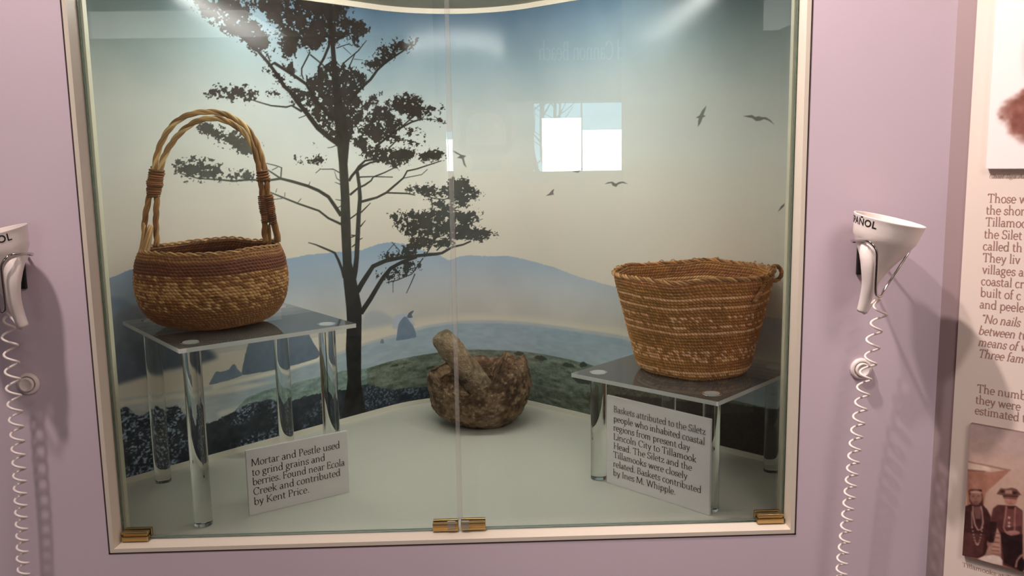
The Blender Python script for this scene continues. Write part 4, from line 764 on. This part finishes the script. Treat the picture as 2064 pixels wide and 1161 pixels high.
    mb = MB(); mb.lathe([(.0102, .0035), (.0102, .0100), (.0094, .0112), (.0080, .0112), (.0074, .0104), (.0001, .0100)], 48, 0, R); mb.build('button_cap', M['white_plastic'], p, smooth=True)
handset('white listening cup on coiled cord hung right of the case', 1.0928, .4665, False, math.radians(-42),
        [(1.0900, .3560), (1.0950, .335), (1.0880, .304), (1.0865, .275), (1.0790, .247), (1.0745, .205), (1.0700, .162), (1.0662, .111), (1.0622, .052), (1.0590, 0), (1.0565, -.05), (1.055, -.30), (1.05, -.60)],
        'chrome wire cradle on black plate holding the right listening cup', (1.0957, .2446), 'white round push button behind the right coiled cord', (1.0825, 1.1045))
handset('white listening cup on coiled cord hung left of the case', -.0905, .4705, True, math.radians(60),
        [(-.0880, .3590), (-.0905, .340), (-.0893, .3165), (-.0914, .248), (-.0929, .178), (-.0965, .107), (-.1008, .035), (-.1031, -.01), (-.106, -.30), (-.11, -.60)],
        'chrome wire cradle on black plate holding the left listening cup', (-.0986, .2516), 'white round push button beside the left coiled cord', (-.0875, -.1095))

# ------------------------------------------------------------------ angled wall: text panel and two photographs
NW = np.array((-math.sqrt(.5), -math.sqrt(.5), 0)); EX = np.array((D45[0], D45[1], 0)); EZ = np.array((0, 0, 1.0)); O0 = np.array((W1, 0, 0.0))
def wallpt(s, z, off=0): return O0 + EX * s + EZ * z + NW * off
def wallbox(mb, s0, s1, z0, z1, o0, o1): mb.obox(wallpt(s0, z0, o0), EX * (s1 - s0), EZ * (z1 - z0), NW * (o1 - o0)); return mb
tp_ = thing('text_panel', 'tall cream history text panel on the angled wall', 'panel', tuple(wallpt(.3, .1, .0)))
mb = MB(); wallbox(mb, .0258, .62, -.80, 1.20, .0003, .004); mb.build('board', M['cream_panel'], tp_)
LH = .0255
body = [('Those w', .0536, .4856, 7), ('the shor', .0525, .4695, 8), ('Tillamoo', .0528, .4531, 8), ('the Silet', .0520, .4365, 9), ('called th', .0515, .4199, 9), ('They liv', .0520, .4035, 8), ('villages a', .0525, .3870, 10), ('coastal cr', .0520, .3709, 10), ('built of c', .0520, .3545, 10), ('and peele', .0520, .3380, 9)]
ital = [('“No nails', .0545, .3175, 9), ('between tw', .0525, .3005, 10), ('means of v', .0530, .2840, 10), ('Three fam', .0540, .2675, 9)]
body2 = [('The numb', .0555, .2167, 8), ('they were', .0545, .2005, 9), ('estimated t', .0545, .1850, 11)]
SZ = .0180
lettering('lettering', [(s, x, z, text_width(s) * .0157, SZ, 0) for s, x, z, n in body + body2], wallpt(0, 0, .0042), EX, EZ, M['ink_red'], tp_, lift=.0003)
lettering('lettering', [(s, x, z, text_width(s) * .0148, SZ, .22) for s, x, z, n in ital], wallpt(0, 0, .0042), EX, EZ, M['ink_red'], tp_, lift=.0003)
lettering('caption', [('Chief Ilga Ada', .0535, .5185, .050, .0085, .2)], wallpt(0, 0, .0042), EX, EZ, M['ink_red'], tp_, lift=.0003, thick=.05)
lettering('caption', [('Tillamooks at Tillamook', .0505, -.0470, .100, .0095, .0)], wallpt(0, 0, .0042), EX, EZ, M['ink_red'], tp_, lift=.0003, thick=.06)
PRINT = mat('matt photo print', rough=.6, spec=.3, attr='print')
# portrait board: only its blank margin and the edge of a brown vignette are in view
s0, s1, z0, z1 = .0520, .30, .5315, .86
pb = thing('portrait_photo', 'white framed board with brown vignette portrait above the text', 'photo', tuple(wallpt(.18, .69, .0042)))
mb = MB(); wallbox(mb, s0, s1, z0, z1, .0043, .0140); mb.build('board', M['card'], pb)
S, Zz = np.meshgrid(np.linspace(s0 + .0005, s1, 230), np.linspace(z0 + .0005, z1, 300)); Pp = np.stack([S, Zz], -1)
img = np.zeros(S.shape + (3,)) + np.array((240, 228, 222))
e = np.hypot((S - .152) / .088, (Zz - .600) / .052) + (fbm(Pp * 60, 3, 3) - .5) * .35; e2 = np.hypot((S - .15) / .06, (Zz - .68) / .07)
a = sstep(1.06 - e, 0, .25)[..., None] * sstep(Zz, .555, .580)[..., None]; img = img * (1 - a) + (np.array((134, 84, 72)) + ((fbm(Pp * 90, 8, 3) - .5) * 46)[..., None]) * a
a = sstep(1.15 - e2, 0, .3)[..., None] * .5; img = img * (1 - a) + np.array((190, 140, 122)) * a
X = O0 + EX * S[..., None] + EZ * Zz[..., None] + NW * .0143; grid_object('print', X, PRINT, 'print', linA(np.clip(img, 0, 255)), pb, smooth=False)
# group photograph: two women with bead strings
GD = [[(165,112,92),523,1028,814,1064,1077,1168,921,950,774,747,749,423,545,367],[(214,186,165),514,1143,795,1142,825,1124,813,1080,520,1036],[(120,82,70),520,1036,770,1070,742,1052,521,1016],[(150,112,95),516,1160,794,1163,1078,1160,1023,1135,795,1142,517,1144],[(135,88,74),504,-228,600,-227,752,-224,1291,-239,1294,-280,521,-289],[(150,108,92),919,-100,1040,-91,1049,-231,899,-178],[(52,24,24),520,482,596,536,659,535,731,577,809,510,864,412,865,284,860,168,858,-4,823,-158,753,-245,520,-274,512,96,518,330],[(84,48,44),513,89,620,99,806,138,786,-170,728,-239,519,-270],[(122,82,76),625,510,734,532,732,346,664,327],[(70,38,34),553,735,720,777,750,636,748,536,720,557,596,538,571,575],[(158,112,96),733,674,729,632,714,593,689,563,658,546,626,546,598,562,579,593,570,632,574,675,590,714,615,744,646,760,677,760,705,744,724,714],[(188,150,130),570,724,721,756,732,728,569,692],[(52,26,22),558,752,719,784,721,752,683,767,584,747],[(110,70,60),636,661,635,657,631,652,625,648,617,646,610,645,603,645,599,647,597,650,598,655,602,659,609,663,616,665,624,667,630,666,635,664],[(110,70,60),703,681,701,677,697,672,691,669,684,666,676,665,670,665,665,667,663,671,665,675,669,679,675,683,683,686,690,687,697,686,701,684],[(130,86,74),668,632,667,623,665,615,660,609,655,606,649,606,644,609,640,616,638,624,639,633,642,641,646,647,652,651,658,650,663,647,666,640],[(96,58,52),690,592,688,588,681,584,671,579,659,575,646,573,636,572,629,573,626,575,628,579,635,584,646,588,658,592,670,595,681,596,688,595],[(120,76,66),704,564,702,558,693,551,679,545,663,539,647,536,633,535,624,538,620,542,623,548,632,555,646,562,662,567,678,571,692,571,701,569],[(190,150,134),610,513,621,386,655,236,700,165,754,186,774,300,752,467,731,548,715,540,736,461,758,297,740,194,709,182,670,246,637,393,626,518],[(196,160,142),637,190,636,185,635,180,632,177,629,175,625,175,622,177,620,180,619,185,620,190,621,195,624,198,627,200,631,200,634,198,636,195],[(196,160,142),649,139,648,134,647,130,644,126,641,124,637,124,634,126,632,130,631,134,632,139,633,144,636,148,639,150,643,150,646,148,648,144],[(196,160,142),661,91,660,86,659,81,656,78,653,76,649,76,646,78,644,81,643,86,644,91,645,96,648,100,651,101,655,101,658,100,660,96],[(196,160,142),672,48,672,42,670,38,668,34,664,32,661,32,658,34,656,38,655,42,655,48,657,52,660,56,663,58,666,58,669,56,671,52],[(196,160,142),684,10,683,5,682,1,679,-3,676,-5,672,-5,669,-3,667,1,666,5,667,10,668,15,671,19,674,21,678,21,681,19,683,15],[(196,160,142),695,-18,694,-23,693,-28,690,-32,687,-34,683,-34,680,-32,678,-28,677,-23,678,-18,679,-14,682,-10,685,-8,689,-8,692,-10,694,-14],[(196,160,142),705,-37,704,-42,703,-47,700,-51,697,-53,694,-53,691,-51,688,-47,688,-42,688,-37,690,-33,692,-29,695,-27,699,-27,702,-29,704,-33],[(196,160,142),715,-46,714,-51,713,-55,710,-59,707,-61,703,-61,700,-59,698,-56,697,-51,698,-46,699,-41,702,-37,705,-35,709,-35,712,-37,714,-41],[(196,160,142),724,-43,723,-48,722,-53,719,-56,716,-58,712,-58,709,-56,707,-53,706,-48,707,-43,708,-38,711,-35,714,-33,718,-33,721,-35,723,-38],[(196,160,142),732,-29,732,-34,730,-39,727,-43,724,-45,721,-45,718,-43,716,-39,715,-34,715,-29,717,-25,719,-21,723,-19,726,-19,729,-21,731,-24],[(196,160,142),740,-5,739,-10,738,-14,735,-18,732,-20,729,-20,726,-18,724,-15,723,-10,723,-5,725,0,727,4,730,5,734,5,737,4,739,0],[(196,160,142),747,29,747,24,745,20,742,16,739,14,736,14,733,16,731,20,730,24,730,29,732,34,734,38,738,40,741,40,744,38,746,34],[(196,160,142),754,72,753,67,752,62,749,58,746,56,743,56,740,58,738,62,737,67,737,72,739,76,741,80,744,82,748,82,751,80,753,76],[(196,160,142),760,120,760,115,758,111,756,107,752,105,749,105,746,107,744,111,743,115,743,120,745,125,748,129,751,131,754,131,757,129,759,125],[(196,160,142),766,173,766,168,764,164,762,160,758,158,755,158,752,160,750,164,749,168,749,174,751,178,754,182,757,184,760,184,763,182,765,178],[(196,160,142),772,229,772,224,770,219,768,216,764,214,761,214,758,216,756,219,755,224,755,229,757,234,760,237,763,239,766,239,769,237,771,233],[(180,140,124),604,426,622,186,633,189,615,429],[(150,110,98),894,21,893,2,887,-15,877,-29,866,-36,853,-36,842,-29,835,-15,831,2,833,21,838,39,848,52,860,60,872,60,883,52,891,39],[(76,40,38),881,544,938,615,1033,634,1163,661,1248,615,1303,-277,1037,-242,1000,181,945,278,941,49,856,24,847,279],[(36,16,18),997,236,1118,215,1269,274,1302,-263,1072,-217],[(44,22,22),844,335,940,362,946,65,849,36],[(112,66,62),1034,613,1164,641,1249,602,1262,397,1053,309],[(170,120,104),1174,741,1170,709,1155,679,1131,655,1102,641,1072,639,1046,650,1027,671,1020,700,1024,732,1039,763,1063,786,1093,800,1122,802,1148,791,1167,770],[(120,78,68),999,765,1180,802,1171,754,1006,725],[(70,38,34),988,783,1188,821,1185,792,1000,750],[(98,62,54),914,767,959,866,1031,875,1100,909,1160,903,1220,836,1177,811,995,773],[(168,126,110),1020,854,1096,873,1117,823,1023,803],[(52,28,26),1012,831,1010,823,1005,815,997,809,987,805,977,804,968,806,962,811,960,818,961,825,966,833,975,839,985,843,995,845,1003,843,1009,838],[(52,28,26),1170,851,1168,842,1162,833,1153,826,1141,821,1129,820,1119,822,1112,827,1109,835,1111,844,1117,853,1127,860,1138,865,1150,866,1160,864,1167,858],[(128,80,70),1131,683,1128,680,1122,676,1112,672,1100,669,1089,666,1079,665,1072,665,1070,667,1072,671,1078,675,1088,679,1100,682,1111,685,1121,686,1128,686],[(150,100,88),1110,703,1110,699,1107,695,1104,691,1099,689,1095,689,1091,690,1088,693,1087,697,1087,701,1090,706,1093,709,1098,711,1102,711,1106,710,1109,707],[(60,32,30),1046,627,1163,653,1148,609,1066,594],[(172,118,108),1040,627,1034,474,1023,301,1051,245,1138,213,1145,232,1061,262,1040,305,1051,476,1056,629],[(172,118,108),1151,645,1153,478,1164,285,1178,289,1167,481,1165,648],[(165,115,104),1239,286,1233,270,1215,253,1187,237,1154,224,1120,217,1091,217,1071,223,1063,235,1069,250,1088,268,1116,284,1149,296,1183,303,1212,304,1232,297],[(90,50,46),1069,227,1153,237,1235,261,1234,266,1153,242,1070,232],[(200,165,150),1106,472,1106,465,1103,458,1098,453,1092,450,1086,449,1081,452,1077,457,1076,463,1077,470,1080,477,1084,482,1090,485,1096,486,1101,483,1105,478],[(200,165,150),1111,396,1110,389,1107,382,1103,377,1097,374,1091,373,1086,376,1082,381,1080,387,1081,395,1084,401,1089,407,1095,410,1101,410,1106,407,1109,403],[(200,165,150),1114,348,1113,341,1110,334,1106,328,1100,325,1094,325,1089,328,1085,332,1083,339,1084,346,1087,353,1092,358,1098,361,1104,362,1109,359,1112,354],[(176,132,114),951,283,982,175,1016,-85,894,-108,912,12,934,161],[(112,70,60),919,200,984,204,987,191,917,185],[(112,70,60),915,135,988,142,991,128,912,119],[(112,70,60),910,62,992,72,995,59,907,47],[(112,70,60),905,-11,996,2,999,-11,902,-26],[(112,70,60),901,-70,999,-54,1002,-67,898,-85],[(220,198,184),722,-255,813,-190,921,-137,1007,-137,1048,-181,1050,-259,929,-269,779,-266],[(158,116,100),1231,-233,1242,-134,1276,-58,1306,-31,1292,-5,1255,-41,1216,-129,1203,-235],[(30,14,15),1331,-156,1330,-194,1322,-228,1308,-254,1291,-267,1273,-265,1256,-249,1244,-221,1238,-185,1240,-147,1248,-112,1262,-87,1279,-74,1297,-75,1313,-92,1325,-120]]
s0, s1, z0, z1 = .0520, .20, -.0272, .1716
gp = thing('group_photo', 'sepia photograph of two women wearing long bead necklaces, low on text panel', 'photo', tuple(wallpt(.12, .07, .0042)))
mb = MB(); wallbox(mb, s0, s1, z0, z1, .0043, .0120); mb.build('board', mat('shaded board edge', lin((120, 96, 88)), .7), gp)  # shade along the edge is put into the board's dark colour
ns, nz = 250, 340; sg_, zg_ = np.linspace(s0 + .0002, s1, ns), np.linspace(z0 + .0002, z1, nz); S, Zz = np.meshgrid(sg_, zg_); Pp = np.stack([S, Zz], -1)
img = ramp(Zz, [(-.03, (150, 108, 92)), (.05, (186, 150, 130)), (.12, (196, 164, 148)), (.17, (182, 158, 152))]) + ((fbm(Pp * 120, 2, 3) - .5) * 16)[..., None]
UG = (ug, zg, NU, NZ, Z0, du, dz_); ug, zg, NU, NZ, Z0, du, dz_ = sg_, zg_, ns, nz, sg_[0] * 0 + zg_[0], sg_[1] - sg_[0], zg_[1] - zg_[0]
for q in GD:
    m = blur(raster(np.array(q[1:], float).reshape(-1, 2) / 10000.0), .6)[..., None] * .94; img = img * (1 - m) + (np.array(q[0], float) + ((fbm(Pp * 160, 5, 2) - .5) * 22)[..., None]) * m
ug, zg, NU, NZ, Z0, du, dz_ = UG
X = O0 + EX * S[..., None] + EZ * Zz[..., None] + NW * .0123; grid_object('print', X, PRINT, 'print', linA(np.clip(img, 0, 255)), gp, smooth=False)

# ------------------------------------------------------------------ the photographer, mirrored faintly in the glass
def person():
    px, py = .56, -1.56
    V, Ed, R = [], [], []
    def add(p, r, par=None):
        V.append(p); R.append(r if isinstance(r, tuple) else (r, r)); i = len(V) - 1
        if par is not None: Ed.append((par, i))
        return i
    def chain(par, pts):
        for p, r in pts: par = add(p, r, par)
        return par
    pel = add((px, py, -.05), (.155, .115))
    chest = chain(pel, [((px, py - .01, .10), (.135, .10)), ((px, py, .25), (.155, .115)), ((px, py, .40), (.15, .105))])
    neck = chain(chest, [((px, py + .005, .475), (.062, .062)), ((px, py + .02, .535), (.054, .056))])
    chain(neck, [((px, py + .035, .595), (.070, .082)), ((px, py + .025, .655), (.076, .092)), ((px, py + .02, .705), (.062, .074))])
    for s in (-1, 1):
        chain(pel, [((px + s * .10, py, -.16), (.088, .09)), ((px + s * .105, py + .01, -.46), (.060, .062)), ((px + s * .108, py - .01, -.66), (.056, .058)), ((px + s * .11, py - .015, -.86), (.036, .040)), ((px + s * .115, py + .015, -.905), (.040, .036)), ((px + s * .125, py + .13, -.918), (.036, .026))])
        w = chain(chest, [((px + s * .175, py, .415), .062), ((px + s * .215, py + .02, .30), .048), ((px + s * .215, py + .075, .175), .041), ((px + s * .155, py + .185, .33), .036), ((px + s * .088, py + .270, .462), .026)])
        pm = chain(w, [((px + s * .074, py + .290, .495), (.034, .017)), ((px + s * .070, py + .300, .528), (.036, .015))])
        for k, (dz, ln) in enumerate(((-.016, .8), (-.002, 1.0), (.012, 1.06), (.026, .95))):
            chain(pm, [((px + s * .066, py + .306, .532 + dz), .0090), ((px + s * (.066 - .010 * ln), py + .318, .533 + dz), .0085), ((px + s * (.066 - .026 * ln), py + .316, .533 + dz), .0075)])
        chain(w, [((px + s * .064, py + .288, .488), .012), ((px + s * .052, py + .296, .500), .010), ((px + s * .040, py + .298, .512), .0085)])
    me = bpy.data.meshes.new('person'); me.from_pydata(V, Ed, []); o = bpy.data.objects.new('person', me); COL.objects.link(o)
    sk = o.modifiers.new('skin', 'SKIN'); sk.use_smooth_shade = True
    if not me.skin_vertices: 
        bpy.context.view_layer.objects.active = o; bpy.context.view_layer.update()
    for i, d in enumerate(me.skin_vertices[0].data): d.radius = R[i]; d.use_root = (i == 0)
    sb = o.modifiers.new('sub', 'SUBSURF'); sb.levels = 2; sb.render_levels = 2
    bpy.context.view_layer.update()
    m2 = bpy.data.meshes.new_from_object(o.evaluated_get(bpy.context.evaluated_depsgraph_get())); o.modifiers.clear(); o.data = m2; bpy.data.meshes.remove(me)
    m2.materials.clear()
    for m in (mat('skin', lin((206, 158, 136)), .5), mat('pink shirt', lin((206, 140, 132)), .8), mat('dark trousers', lin((52, 54, 64)), .8), mat('dark shoes', lin((34, 30, 30)), .5)): m2.materials.append(m)
    for v in m2.vertices:                              # a nose, a brow and a chin on the head
        x, y, z = v.co.x - px, v.co.y - py, v.co.z
        if z > .54 and y > .06: v.co.y += .022 * math.exp(-(x / .012) ** 2 - ((z - .628) / .020) ** 2) + .008 * math.exp(-(x / .03) ** 2 - ((z - .575) / .016) ** 2) - .008 * math.exp(-((abs(x) - .031) / .013) ** 2 - ((z - .650) / .012) ** 2)
    for p in m2.polygons:
        c = p.center; p.use_smooth = True
        p.material_index = 0 if c.z > .468 and abs(c.x - px) < .10 or c.y > py + .15 and c.z > .15 else (1 if c.z > -.10 else (2 if c.z > -.88 else 3))
    tag(o, 'person in pink shirt holding up a phone, mirrored faintly in case glass', 'person')
    hb = MB()
    for s in (-1, 1):
        hb2 = MB(); hb2.lathe([(.0001, -.0115), (.008, -.008), (.0115, 0), (.008, .008), (.0001, .0115)], 16, 0, Matrix.Translation((px + s * .031, py + .1035, .650))); hb2.build('eye', mat('eye', lin((230, 226, 220)), .2), o, smooth=True)
        hb2 = MB(); hb2.lathe([(.0001, -.026), (.010, -.020), (.013, 0), (.012, .018), (.0001, .026)], 14, 0, Matrix.Translation((px + s * .083, py + .015, .640))); hb2.build('ear', m2.materials[0], o, smooth=True)
    hb2 = MB(); hb2.tube(smooth_path([(px - .026, py + .108, .590), (px, py + .118, .588), (px + .026, py + .108, .590)], 12), [.002, .004, .005, .005, .005, .005, .005, .005, .005, .005, .004, .002], 8); hb2.build('mouth', mat('lips', lin((176, 104, 96)), .5), o, smooth=True)
    hb.lathe([(.100, -.075), (.104, -.02), (.098, .03), (.078, .066), (.040, .086), (.0001, .090)], 36, 0, Matrix.Translation((px, py - .012, .665)) @ Matrix.Rotation(-.38, 4, 'X') @ Matrix.Diagonal((.88, 1.0, 1, 1)))
    hb.build('hair', mat('brown hair', lin((70, 50, 38)), .6, bump=(90, .5, .01)), o, smooth=True)
    t = thing('phone', 'black phone held up in both hands before the case', 'phone', (.555, -1.2555, .54))
    mb = MB(); mb.box((.484, -1.2595, .520), (.626, -1.2515, .592)); mb.build('phone_body', M['black_plastic'], t, bevel=.004)
    mb = MB(); mb.lathe([(.006, 0), (.006, .0012), (.0045, .0016), (.0001, .0008)], 24, 0, Matrix.Translation((.5541, -1.2515, .5587)) @ Matrix.Rotation(-PI / 2, 4, 'X')); mb.build('camera_lens', M['glass_edge'], t, smooth=True)
person()
